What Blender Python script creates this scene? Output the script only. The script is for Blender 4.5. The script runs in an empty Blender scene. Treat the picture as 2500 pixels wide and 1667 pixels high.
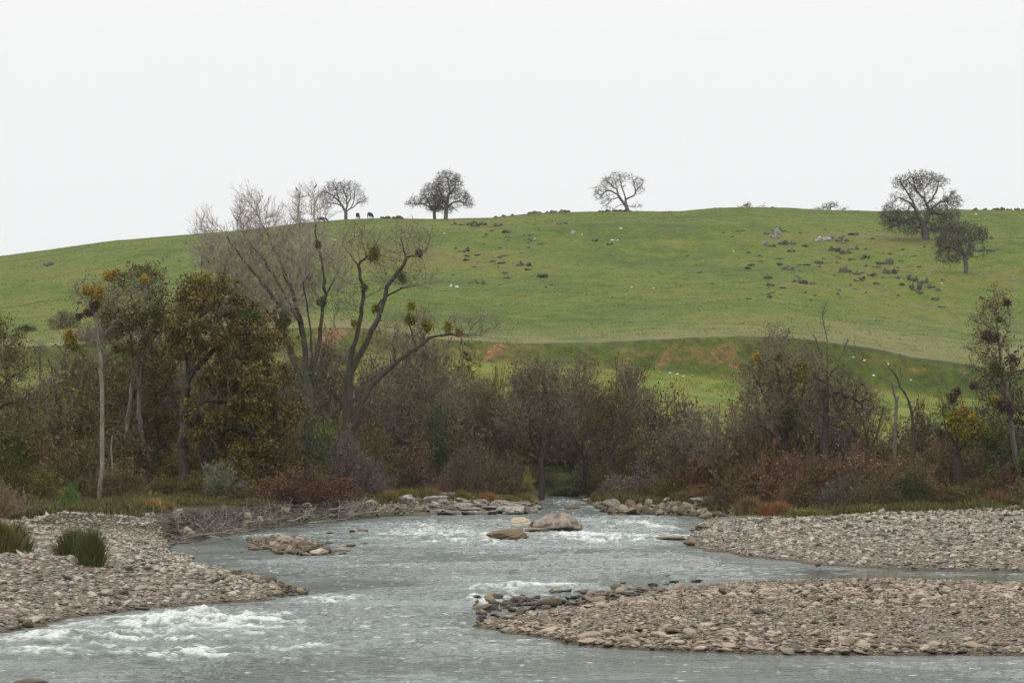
import bpy, math, random
import numpy as np
from mathutils import Vector
rng = np.random.default_rng(7)
random.seed(7)
R = math.radians
# ------------------------------------------------------------------ camera geometry
F, CX, HV, H = 5533.0, 1176.0, 1021.0, 5.0      # focal length and horizon in pixels of a 2352 wide picture
def P(u, v, D): return np.array([(u-CX)/F*D, D, H+(HV-v)/F*D])
def G(u, v, z=0.0):
    D = (H-z)*F/(v-HV); return ((u-CX)/F*D, D)
# ------------------------------------------------------------------ numpy noise
_tab = np.random.default_rng(3).random((256, 256))
def vnoise(x, y, s=0):
    x = np.asarray(x, float)+s*17.31+1000; y = np.asarray(y, float)+s*9.77+1000
    xi = np.floor(x).astype(int); yi = np.floor(y).astype(int)
    fx = x-xi; fy = y-yi; fx = fx*fx*(3-2*fx); fy = fy*fy*(3-2*fy)
    a = _tab[xi & 255, yi & 255]; b = _tab[(xi+1) & 255, yi & 255]
    c = _tab[xi & 255, (yi+1) & 255]; d = _tab[(xi+1) & 255, (yi+1) & 255]
    return (a*(1-fx)+b*fx)*(1-fy)+(c*(1-fx)+d*fx)*fy
def fbm(x, y, o=4, s=0):
    t = 0; a = 1; n = 0
    for k in range(o):
        t = t+a*vnoise(x*2**k, y*2**k, s+k*3); n += a; a *= .5
    return t/n
def ss(a, b, x):
    t = np.clip((x-a)/(b-a), 0, 1); return t*t*(3-2*t)
# ------------------------------------------------------------------ signed distance to polygons
def sdf(poly, x, y):
    poly = np.array(poly, float); n = len(poly)
    shp = x.shape; x = x.ravel(); y = y.ravel()
    d2 = np.full(x.shape, 1e18); ins = np.zeros(x.shape, bool)
    for i in range(n):
        ax, ay = poly[i]; bx, by = poly[(i+1) % n]
        ex, ey = bx-ax, by-ay; L = ex*ex+ey*ey+1e-12
        wx = x-ax; wy = y-ay
        t = np.clip((wx*ex+wy*ey)/L, 0, 1)
        d2 = np.minimum(d2, (wx-t*ex)**2+(wy-t*ey)**2)
        if ay != by:
            ins ^= ((ay > y) != (by > y)) & (x < ex*(y-ay)/(by-ay)+ax)
    return (np.where(ins, 1, -1)*np.sqrt(d2)).reshape(shp)
WATER = [G(*p) for p in [(1200,1139),(1290,1138),(1345,1139),(1352,1150),(1372,1166),(1400,1181),(1500,1183),(1590,1184),(1632,1192),
  (1610,1206),(1585,1220),(1578,1240),(1600,1257),(1660,1268),(1720,1277),(1800,1287),(1880,1297),(2000,1303),(2140,1307),(2352,1312),(3600,1322)]] \
  + [(260, 60), (260, -30), (-260, -30), (-260, 48)] + \
  [G(*p) for p in [(-900,1560),(-300,1500),(0,1452),(60,1444),(120,1429),(200,1415),(290,1402),(400,1393),(500,1386),(600,1376),(655,1364),(668,1355),
  (640,1345),(590,1333),(545,1321),(500,1310),(470,1299),(440,1285),(410,1270),(388,1254),(440,1243),(520,1229),(600,1216),(700,1203),(790,1194),
  (860,1189),(920,1184),(1000,1181),(1100,1180),(1180,1178),(1224,1170),(1232,1160),(1215,1150)]]
ISLE = [G(*p) for p in [(1095,1432),(1150,1422),(1230,1414),(1290,1403),(1350,1395),(1420,1384),(1480,1372),(1540,1360),(1620,1348),(1700,1341),
  (1800,1337),(1950,1336),(2100,1338),(2352,1345),(2700,1352),(3000,1400),(2900,1480),(2700,1500),(2352,1503),(2100,1503),(1900,1502),(1700,1499),(1500,1491),
  (1380,1483),(1310,1476),(1285,1467),(1200,1455),(1130,1444),(1090,1438)]]
ROCKS = [G(*p) for p in [(570,1252),(610,1243),(680,1240),(730,1247),(756,1262),(748,1273),(690,1272),(630,1264)]]
SHOAL = [G(*p) for p in [(1095,1388),(1200,1368),(1300,1358),(1420,1362),(1520,1352),(1560,1352),(1450,1388),(1300,1402),(1150,1420),(1110,1404)]]
def interp(pts, u):
    a = np.array(pts, float); return np.interp(u, a[:, 0], a[:, 1])
RIDGE = [(-3000,700),(-800,650),(-300,612),(0,589),(120,573),(250,554),(400,541),(560,528),(700,511),(790,504),(870,501),(1000,503),(1130,500),(1230,490),(1300,488),
  (1450,487),(1560,487),(1640,480),(1720,478),(1800,479),(1900,484),(2020,486),(2200,482),(2352,484),(2700,488),(4000,520)]
VTOP = [(-1000,815),(0,800),(500,775),(680,752),(800,752),(900,763),(1000,778),(1160,787),(1300,787),(1450,783),(1600,776),(1700,771),(1800,773),(1900,786),(2000,800),(2100,820),(2352,850),(3500,870)]
VBASE = [(-1000,865),(0,850),(500,842),(700,812),(800,812),(900,815),(1000,823),(1150,833),(1300,841),(1500,853),(1700,868),(1900,880),(2100,902),(2352,930),(3500,960)]
def terrain(x, y, detail=True):
    x = np.asarray(x, float); y = np.asarray(y, float)
    D = np.maximum(y, 1.0)
    u = np.where(y > 1, x/D*F+CX, CX+x*50)
    wob = (fbm(x*.35, y*.35, 3, 5)-.5)*1.6+(fbm(x*1.5, y*1.5, 2, 8)-.5)*.5
    d1 = -sdf(WATER, x, y)+wob*.8
    d2 = sdf(ISLE, x, y)+wob*.35
    d3 = sdf(ROCKS, x, y)+wob*.8
    d4 = sdf(SHOAL, x, y)
    lump = (fbm(x*.5, y*.5, 3, 11)-.5)
    z1 = np.where(d1 > 0, 1.25*(1-np.exp(-np.maximum(d1, 0)/9.0))+.10*ss(0, .6, d1)+lump*.25*ss(0, 4, d1), np.maximum(d1*.25, -.8))
    rootshore = ss(-26, -23, x)*ss(-6, -9, x)*ss(121, 126, y)*ss(175, 168, y)
    z1 = z1+rootshore*.55*ss(.2, 2.2, d1)
    # left gravel bar is a little steeper
    left = ss(-9, -13, x)*ss(135, 110, y)
    z1 = z1+left*.35*ss(0, 10, d1)
    z2 = np.where(d2 > 0, .36*(1-np.exp(-np.maximum(d2, 0)/3.0))+lump*.10*ss(0, 2, d2)+.04, np.maximum(d2*.2, -.8))
    z3 = np.where(d3 > 0, .25*(1-np.exp(-np.maximum(d3, 0)/1.5)), np.maximum(d3*.2, -.8))
    z4 = np.where(d4 > 0, -.12+lump*.12, -.8)
    z = np.maximum(np.maximum(z1, z2), np.maximum(z3, z4))
    # meadow, cut bank and hill
    vt = interp(VTOP, u)+(fbm(x*.15, y*0+2, 3, 4)-.5)*5; vb = interp(VBASE, u); vr = interp(RIDGE, u)
    zb = H+(HV-vb)/F*294; zt = H+(HV-vt)/F*300; z0 = np.full_like(zb, 6.0)
    t = np.clip((D-262)/32, 0, 1)
    vm = HV-21+(vb-(HV-21))*t**.85
    zmead = H+(HV-vm)/F*D
    zmead = zmead+(fbm(x*.05, y*.05, 3, 21)-.5)*.9*ss(262, 280, D)*ss(294, 288, D)
    tb = np.clip((D-294)/6, 0, 1)
    zbank = zb+(zt-zb)*(tb*.55+.45*ss(0, 1, tb))+(fbm(x*.5+y*.4, y*.3, 4, 22)-.5)*1.8*np.sin(np.pi*tb)
    th = np.clip((D-300)/270, 0, 1)
    s = 1-(1-th)**1.55
    vh = vt+(vr-vt)*s
    und = (fbm(x*.012, y*.012, 3, 31)-.5)*9*np.sin(np.pi*th)+(fbm(x*.06, y*.06, 3, 33)-.5)*1.0*np.sin(np.pi*th)
    zhill = H+(HV-vh)/F*D+und
    zr = H+(HV-vr)/F*570
    zback = zr+(D-570)*.05-((D-570)/90)**2*3.0
    zhill = np.where(D > 570, np.maximum(zback, -30), zhill)
    zz = np.where(D < 294, zmead, np.where(D < 300, zbank, zhill))
    w = ss(228, 262, D)
    return z*(1-w)+zz*w
def tz(x, y): return float(terrain(np.array([x]), np.array([y]))[0])
_Ds = np.concatenate([np.arange(46, 262, .35), np.arange(262, 575, .5)])
def hit(u, v, Dmin=46):
    xs = (u-CX)/F*_Ds; z = terrain(xs, _Ds); vv = HV-(z-H)/_Ds*F
    k = np.where((vv <= v) & (_Ds >= Dmin) & ((z > -0.02) | (_Ds > 500)))[0]
    i = k[0] if len(k) else len(_Ds)-2
    return float(xs[i]), float(_Ds[i]), float(z[i])
# ------------------------------------------------------------------ object helpers
COL = bpy.context.scene.collection
def tag(o, label=None, cat=None, group=None, kind=None):
    if label: o['label'] = label
    if cat: o['category'] = cat
    if group: o['group'] = group
    if kind: o['kind'] = kind
    return o
def empty(name, loc, rz=0):
    o = bpy.data.objects.new(name, None); COL.objects.link(o); o.location = loc; o.rotation_euler = (0, 0, rz)
    o.empty_display_size = .5
    return o
def mesh(name, pieces, mats, smooth=False):
    """pieces: list of (verts Nx3, faces MxK, material index)"""
    vs = []; ls = []; tot = []; mi = []; off = 0
    for v, f, m in pieces:
        v = np.asarray(v, float); f = np.asarray(f, int)
        if len(f) == 0: continue
        vs.append(v); ls.append((f+off).ravel()); tot.append(np.full(len(f), f.shape[1])); mi.append(np.full(len(f), m)); off += len(v)
    vs = np.concatenate(vs); ls = np.concatenate(ls); tot = np.concatenate(tot); mi = np.concatenate(mi)
    me = bpy.data.meshes.new(name)
    me.vertices.add(len(vs)); me.vertices.foreach_set('co', vs.astype(np.float32).ravel())
    me.loops.add(len(ls)); me.loops.foreach_set('vertex_index', ls.astype(np.int32))
    me.polygons.add(len(tot)); st = np.concatenate([[0], np.cumsum(tot)[:-1]])
    me.polygons.foreach_set('loop_start', st.astype(np.int32)); me.polygons.foreach_set('loop_total', tot.astype(np.int32))
    me.polygons.foreach_set('material_index', mi.astype(np.int32))
    me.polygons.foreach_set('use_smooth', np.full(len(tot), smooth))
    for m in (mats if isinstance(mats, (list, tuple)) else [mats]): me.materials.append(m)
    me.update(calc_edges=True); me.validate()
    return me
def obj(name, me, parent=None, loc=None):
    o = bpy.data.objects.new(name, me); COL.objects.link(o)
    if parent is not None: o.parent = parent
    if loc is not None: o.location = loc
    return o
def copy_tree(o, parent=None):
    c = o.copy(); COL.objects.link(c); c.parent = parent
    for ch in list(o.children): copy_tree(ch, c)
    return c
def grid_faces(nr, nc):
    i = np.arange(nr-1)[:, None]*nc+np.arange(nc-1)[None, :]
    i = i.ravel(); return np.stack([i, i+1, i+nc+1, i+nc], 1)
# ------------------------------------------------------------------ materials
def mat(name):
    m = bpy.data.materials.new(name); m.use_nodes = True
    nt = m.node_tree; nt.nodes.clear()
    out = nt.nodes.new('ShaderNodeOutputMaterial'); b = nt.nodes.new('ShaderNodeBsdfPrincipled')
    nt.links.new(b.outputs[0], out.inputs[0]); b.inputs['Specular IOR Level'].default_value = .25
    return m, nt, b, out
class N:
    def __init__(s, nt): s.nt = nt
    def new(s, t, **kw):
        n = s.nt.nodes.new(t)
        for k, v in kw.items(): setattr(n, k, v)
        return n
    def link(s, a, b): s.nt.links.new(a, b)
    def pos(s): return s.new('ShaderNodeNewGeometry').outputs['Position']
    def noise(s, scale, detail=4, rough=.55, vec=None, stretch=None):
        n = s.new('ShaderNodeTexNoise'); n.inputs['Scale'].default_value = scale
        n.inputs['Detail'].default_value = detail; n.inputs['Roughness'].default_value = rough
        v = vec if vec is not None else s.pos()
        if stretch:
            mp = s.new('ShaderNodeMapping'); mp.inputs['Scale'].default_value = stretch; s.link(v, mp.inputs[0]); v = mp.outputs[0]
        s.link(v, n.inputs['Vector']); return n.outputs['Fac']
    def ramp(s, fac, stops):
        r = s.new('ShaderNodeValToRGB'); cr = r.color_ramp
        while len(cr.elements) < len(stops): cr.elements.new(.5)
        for e, (p, c) in zip(cr.elements, stops):
            e.position = p; e.color = (c, c, c, 1) if isinstance(c, (int, float)) else (*c, 1)
        s.link(fac, r.inputs[0]); return r.outputs[0]
    def mix(s, fac, a, b, mode='MIX'):
        m = s.new('ShaderNodeMix', data_type='RGBA', blend_type=mode)
        for i, val in ((0, fac), (6, a), (7, b)):
            if hasattr(val, 'is_output') or hasattr(val, 'links'): s.link(val, m.inputs[i])
            elif isinstance(val, (int, float)) : m.inputs[i].default_value = val if i == 0 else (val, val, val, 1)
            else: m.inputs[i].default_value = (*val, 1)
        return m.outputs[2]
    def math(s, op, a, b=0.0, c=None):
        m = s.new('ShaderNodeMath', operation=op)
        for i, val in enumerate((a, b, c)):
            if val is None: continue
            if isinstance(val, (int, float)): m.inputs[i].default_value = val
            else: s.link(val, m.inputs[i])
        return m.outputs[0]
    def attr(s, name):
        a = s.new('ShaderNodeAttribute'); a.attribute_name = name; return a
    def bump(s, b, height, strength=.5, dist=.1):
        n = s.new('ShaderNodeBump'); n.inputs['Strength'].default_value = strength; n.inputs['Distance'].default_value = dist
        s.link(height, n.inputs['Height']); s.link(n.outputs[0], b.inputs['Normal'])
def bark(name, c1, c2, moss=None, scale=6):
    m, nt, b, o = mat(name); n = N(nt)
    tc = n.new('ShaderNodeTexCoord').outputs['Object']
    f = n.noise(scale, 5, .7, tc, (1, 1, .25))
    c = n.ramp(f, [(.3, c1), (.68, c2)])
    if moss:
        c = n.mix(n.ramp(n.noise(.9, 3, .5, tc), [(.45, 0.0), (.62, .75)]), c, moss)
    n.link(c, b.inputs['Base Color']); b.inputs['Roughness'].default_value = .95
    n.bump(b, f, .6, .05)
    return m
def leafmat(name, stops, clump=.7, trans=.25):
    m, nt, b, o = mat(name); n = N(nt)
    rnd = n.new('ShaderNodeNewGeometry').outputs['Random Per Island']
    f = n.math('ADD', n.math('MULTIPLY', rnd, .55), n.math('MULTIPLY', n.noise(clump, 3, .6), .55))
    c = n.ramp(f, stops)
    n.link(c, b.inputs['Base Color']); b.inputs['Roughness'].default_value = .7
    return m
def objmat(name, k1, k2, spec=.15):
    """plant material that takes its hue from the object's own colour, so that bushes sharing a mesh differ"""
    m, nt, b, o = mat(name); n = N(nt)
    oc = n.new('ShaderNodeObjectInfo').outputs['Color']
    rnd = n.new('ShaderNodeNewGeometry').outputs['Random Per Island']
    f = n.math('ADD', n.math('MULTIPLY', rnd, .5), n.math('MULTIPLY', n.noise(.8, 3, .6), .6))
    c = n.mix(1.0, oc, n.ramp(f, [(.2, k1), (.8, k2)]), 'MULTIPLY')
    n.link(c, b.inputs['Base Color']); b.inputs['Roughness'].default_value = .85
    return m
M = {}
M['bark_grey'] = bark('bark_grey', (.065,.055,.046), (.18,.155,.13))
M['bark_moss'] = bark('bark_moss', (.034,.029,.023), (.095,.082,.062), (.052,.06,.024))
M['bark_dark'] = bark('bark_dark', (.028,.023,.019), (.075,.062,.05))
M['bark_pale'] = bark('bark_pale', (.09,.078,.066), (.31,.275,.235), None, 5)
M['bark_oak'] = bark('bark_oak', (.06,.056,.052), (.14,.13,.115))  # bark lightened to stand in for haze over the far ridge
M['twig_grey'] = bark('twig_grey', (.10,.082,.056), (.235,.198,.150), None, 2)
M['twig_pale'] = bark('twig_pale', (.20,.17,.135), (.36,.31,.25), None, 2)
M['twig_brown'] = bark('twig_brown', (.055,.042,.03), (.125,.098,.072), None, 2)
M['twig_oak'] = bark('twig_oak', (.07,.064,.056), (.13,.12,.10), None, 2)
M['driftwood'] = bark('driftwood', (.05,.042,.034), (.24,.21,.175), None, 3)
M['bleached'] = bark('bleached_wood', (.2,.18,.15), (.42,.38,.33), None, 4)
M['leaf_rust'] = leafmat('leaf_rust', [(.25,(.026,.023,.006)), (.42,(.066,.053,.010)), (.58,(.125,.085,.015)), (.85,(.18,.13,.025))], .45)
M['leaf_gold'] = leafmat('leaf_gold', [(.25,(.025,.026,.006)), (.42,(.058,.052,.010)), (.6,(.10,.078,.012)), (.85,(.15,.12,.02))], .5)
M['leaf_olive'] = leafmat('leaf_olive', [(.2,(.032,.032,.010)), (.5,(.075,.064,.020)), (.8,(.135,.11,.035))])
M['leaf_brown'] = leafmat('leaf_brown', [(.2,(.04,.026,.013)), (.5,(.10,.068,.034)), (.8,(.16,.11,.055))])
M['leaf_oak'] = leafmat('leaf_oak', [(.2,(.035,.035,.02)), (.6,(.075,.07,.04)), (.9,(.11,.085,.05))])
M['leaf_green'] = leafmat('leaf_green', [(.2,(.02,.035,.012)), (.6,(.045,.07,.02)), (.9,(.08,.11,.03))])
M['mist_yellow'] = leafmat('mistletoe_yellow', [(.2,(.07,.072,.008)), (.55,(.19,.17,.014)), (.85,(.34,.27,.02))], 2)
M['mist_orange'] = leafmat('mistletoe_orange', [(.2,(.12,.09,.012)), (.55,(.30,.20,.02)), (.85,(.42,.26,.025))], 2)
M['mist_green'] = leafmat('mistletoe_green', [(.2,(.03,.045,.01)), (.55,(.075,.095,.02)), (.85,(.14,.15,.03))], 2)
M['mist_dark'] = leafmat('mistletoe_dark', [(.2,(.03,.02,.014)), (.6,(.07,.045,.03)), (.9,(.13,.08,.05))], 2)
M['grass_blade'] = leafmat('grass_blade', [(.15,(.022,.032,.006)), (.45,(.052,.062,.011)), (.7,(.10,.085,.02)), (.9,(.18,.125,.04))], .35)
M['bush_twig'] = objmat('bush_twig', .45, 1.7)
M['bush_leaf'] = objmat('bush_leaf', .5, 2.0)
M['tuft'] = objmat('tuft_blade', .4, 1.5)
# terrain
def terrain_mat():
    m, nt, b, o = mat('terrain_ground'); n = N(nt)
    mask = n.attr('mask'); sep = n.new('ShaderNodeSeparateColor'); n.link(mask.outputs['Color'], sep.inputs[0])
    gravel, red, lush = sep.outputs[0], sep.outputs[1], sep.outputs[2]
    mask2 = n.attr('mask2'); sep2 = n.new('ShaderNodeSeparateColor'); n.link(mask2.outputs['Color'], sep2.inputs[0])
    scrub_shade, dry, mud = sep2.outputs[0], sep2.outputs[1], sep2.outputs[2]
    big = n.noise(.022, 4, .6); mid = n.noise(.17, 5, .65); fine = n.noise(1.1, 4, .7); sp = n.noise(5.0, 3, .7)
    hill = n.ramp(n.math('ADD', n.math('MULTIPLY', big, .38), n.math('ADD', n.math('MULTIPLY', mid, .32), n.math('MULTIPLY', n.noise(1.6, 5, .85), .35))),
                  [(.44,(.046,.080,.003)), (.49,(.076,.120,.005)), (.525,(.106,.147,.007)), (.56,(.142,.158,.014)), (.60,(.160,.136,.032))])
    hill = n.mix(n.ramp(n.noise(.42, 5, .75), [(.52, 0.0), (.62, .65)]), hill, (.12,.10,.045))
    hill = n.mix(n.ramp(n.noise(.28, 5, .8, None, (1, .6, 1)), [(.56, 0.0), (.62, .5)]), hill, (.05,.08,.016))
    hill = n.mix(n.ramp(n.noise(.75, 6, .85), [(.46, .75), (.54, 0.0)]), hill, n.mix(1.0, hill, (.62,.70,.55), 'MULTIPLY'))
    hill = n.mix(n.ramp(sp, [(.35, .5), (.6, 0.0)]), hill, (.045,.06,.014))
    c = n.mix(n.math('MULTIPLY', dry, n.ramp(mid, [(.35, .2), (.65, .95)])), hill, (.155,.14,.062))
    lushc = n.ramp(mid, [(.36,(.062,.098,.012)), (.47,(.105,.138,.017)), (.56,(.15,.160,.026)), (.66,(.11,.095,.04))])
    c = n.mix(lush, c, lushc)
    redf = n.math('MULTIPLY', red, n.ramp(n.noise(1.3, 6, .9, None, (1.3, .4, .5)), [(.42, .05), (.52, 1.0)]))
    c = n.mix(redf, c, n.ramp(fine, [(.38,(.07,.035,.02)), (.5,(.17,.075,.042)), (.62,(.27,.135,.08))]))
    scr = n.ramp(n.math('ADD', n.math('MULTIPLY', fine, .5), n.math('MULTIPLY', n.noise(.45, 4, .8), .5)), [(.4,(.022,.020,.010)), (.5,(.045,.055,.012)), (.56,(.06,.085,.014)), (.62,(.09,.07,.03))])
    c = n.mix(scrub_shade, c, scr)
    vor = n.new('ShaderNodeTexVoronoi'); vor.inputs['Scale'].default_value = 9; n.link(n.pos(), vor.inputs['Vector'])
    gcol = n.ramp(n.math('ADD', n.math('MULTIPLY', n.new('ShaderNodeSeparateColor').outputs[0], 0), n.noise(8, 4, .8)),
                  [(.36,(.06,.05,.038)), (.5,(.16,.132,.10)), (.64,(.29,.245,.19))])
    gcol = n.mix(.35, gcol, n.mix(1.0, gcol, vor.outputs['Color'], 'MULTIPLY'))
    c = n.mix(gravel, c, gcol)
    c = n.mix(mud, c, (.035,.027,.018))
    # wet band along the waterline, silt below it
    sz = n.new('ShaderNodeSeparateXYZ'); n.link(n.pos(), sz.inputs[0])
    near = n.math('LESS_THAN', sz.outputs[1], 245.0)
    wet = n.math('MULTIPLY', near, n.ramp(n.math('ADD', sz.outputs[2], n.math('MULTIPLY', fine, .06)), [(.03, .75), (.13, 0.0)]))
    c = n.mix(wet, c, n.mix(1.0, c, (.36,.33,.28), 'MULTIPLY'))
    n.link(c, b.inputs['Base Color']); b.inputs['Roughness'].default_value = .95
    n.bump(b, n.math('ADD', n.math('MULTIPLY', fine, .6), n.math('MULTIPLY', sp, .4)), .7, .35)
    return m
M['terrain'] = terrain_mat()
def stone_mat(name, stops, streak=False, lichen=True, wetz=(.04, .12)):
    m, nt, b, o = mat(name); n = N(nt)
    rnd = n.new('ShaderNodeNewGeometry').outputs['Random Per Island']
    oi = n.new('ShaderNodeObjectInfo').outputs['Random']
    nz = n.noise(5, 5, .7)
    f = n.math('ADD', n.math('MULTIPLY', n.math('FRACT', n.math('ADD', rnd, oi)), .62), n.math('MULTIPLY', nz, .38))
    c = n.ramp(f, stops)
    if streak:
        c = n.mix(n.ramp(n.noise(3.0, 4, .7, None, (1, 1, .25)), [(.42, 0.0), (.62, .8)]), c, (.085,.068,.05))
        c = n.mix(n.ramp(n.noise(2.2, 4, .7, None, (1.4, 1.4, .5)), [(.58, 0.0), (.72, .5)]), c, (.40,.37,.33))
    sz = n.new('ShaderNodeSeparateXYZ'); n.link(n.pos(), sz.inputs[0])
    wet = n.ramp(n.math('ADD', sz.outputs[2], n.math('MULTIPLY', nz, .06)), [(wetz[0], 1.0), (wetz[1], 0.0)])
    c = n.mix(wet, c, n.mix(1.0, c, (.22,.20,.17), 'MULTIPLY'))
    n.link(c, b.inputs['Base Color'])
    n.link(n.ramp(wet, [(0, .9), (1, .35)]), b.inputs['Roughness'])
    n.bump(b, n.noise(14, 5, .7), .5, .04)
    return m
STOPS = [(.16,(.038,.033,.027)), (.32,(.125,.108,.084)), (.5,(.25,.22,.174)), (.7,(.345,.308,.248)), (.9,(.46,.42,.35))]
M['stone'] = stone_mat('river_stone', STOPS)
M['stone_tan'] = stone_mat('tan_river_stone', [(.16,(.03,.024,.018)), (.32,(.11,.088,.064)), (.5,(.225,.183,.133)), (.7,(.32,.268,.20)), (.9,(.43,.375,.30))])
M['stone_wet'] = stone_mat('river_stone_brown', [(.1,(.03,.024,.018)), (.5,(.135,.108,.076)), (.85,(.28,.235,.17))], wetz=(.03, .15))
M['stone_dark'] = stone_mat('dark_shore_stone', [(.1,(.018,.014,.010)), (.6,(.06,.047,.033)), (.9,(.15,.125,.095))], wetz=(.06, .16))
M['ledge'] = stone_mat('bleached_rock', [(.1,(.12,.105,.088)), (.5,(.23,.21,.18)), (.85,(.38,.35,.31))], True, wetz=(.10, .28))
M['boulder'] = stone_mat('weathered_boulder', [(.1,(.20,.17,.135)), (.5,(.27,.235,.19)), (.85,(.34,.30,.25))], True, wetz=(.06, .3))
M['block'] = stone_mat('smooth_tan_boulder', [(.1,(.30,.24,.175)), (.5,(.36,.30,.23)), (.85,(.42,.36,.28))], wetz=(.06, .18))
M['boulder_dark'] = stone_mat('brown_boulder', [(.1,(.07,.05,.03)), (.5,(.14,.105,.065)), (.85,(.24,.19,.13))], wetz=(.05, .25))
M['hillrock'] = stone_mat('dark_outcrop', [(.1,(.035,.035,.024)), (.5,(.08,.078,.056)), (.85,(.14,.13,.10))], wetz=(-5, -4))
M['hillpale'] = stone_mat('pale_outcrop', [(.1,(.16,.15,.14)), (.5,(.24,.22,.21)), (.85,(.33,.31,.29))], wetz=(-5, -4))
M['white'] = stone_mat('white_rock', [(.1,(.6,.58,.54)), (.85,(.8,.78,.74))], wetz=(-5, -4))
def plain(name, c, rough=.8):
    m, nt, b, o = mat(name); n = N(nt)
    f = n.noise(6, 4, .6)
    n.link(n.mix(1.0, c, n.ramp(f, [(.3, .7), (.7, 1.2)]), 'MULTIPLY'), b.inputs['Base Color']); b.inputs['Roughness'].default_value = rough
    return m
M['cow'] = plain('black_hide', (.016,.014,.014)); M['cow_brown'] = plain('brown_hide', (.05,.028,.02)); M['bird'] = plain('black_feather', (.012,.012,.014))
M['post'] = plain('weathered_post', (.06,.05,.042)); M['wire'] = plain('fence_wire', (.12,.11,.10), .5)
# water
RAPIDS = [(400,1432,270,22,1.0),(120,1470,150,16,.9),(330,1468,170,14,.8),(60,1505,90,12,.6),(420,1505,190,13,.75),(640,1452,120,16,.65),(300,1400,120,8,.3),
  (780,1380,110,14,.75),(900,1395,90,12,.35),(620,1490,160,14,.55),(850,1470,90,14,.3),(1180,1352,95,13,.8),(1120,1378,60,9,.8),(1290,1345,70,7,.6),
  (1020,1228,150,9,.8),(1080,1247,110,6,.75),(950,1213,110,6,.6),(1400,1240,130,9,1.0),(1480,1210,100,6,.8),(1360,1200,80,5,.5),(1310,1152,60,6,.5),(1350,1168,40,4,.7),
  (1150,1196,60,4,.4),(640,1226,160,7,.35),(660,1290,150,6,.35),(1250,1470,70,8,.35),(900,1440,200,24,.25),(560,1232,60,4,.4),(1560,1225,60,7,.6),(880,1240,80,5,.5)]
def rapid(u, v):
    r = np.zeros_like(u); u = u+(fbm(u*.012, v*.06, 3, 91)-.5)*130; v = v+(fbm(u*.008, v*.03, 3, 92)-.5)*26
    for cu, cv, ru, rv, s in RAPIDS:
        r = np.maximum(r, s*np.exp(-(((u-cu)/ru)**2+((v-cv)/rv)**2)**1.3*.8))
    return r
WIDE = [(350,1460,420,55,1.0),(900,1440,260,50,.75),(1150,1350,150,26,.9),(1050,1235,260,28,1.0),(1400,1225,220,30,1.0),(1310,1165,110,28,.7),(640,1235,220,14,.45),(640,1300,200,18,.35),(1000,1310,400,30,.3),(1100,1480,200,30,.55)]
def wide(u, v):
    u = u+(fbm(u*.01, v*.05, 3, 93)-.5)*120; v = v+(fbm(u*.01, v*.04, 3, 94)-.5)*30
    r = np.zeros_like(u)
    for cu, cv, ru, rv, s in WIDE: r = np.maximum(r, s*np.exp(-(((u-cu)/ru)**2+((v-cv)/rv)**2)**1.2))
    return r
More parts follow.
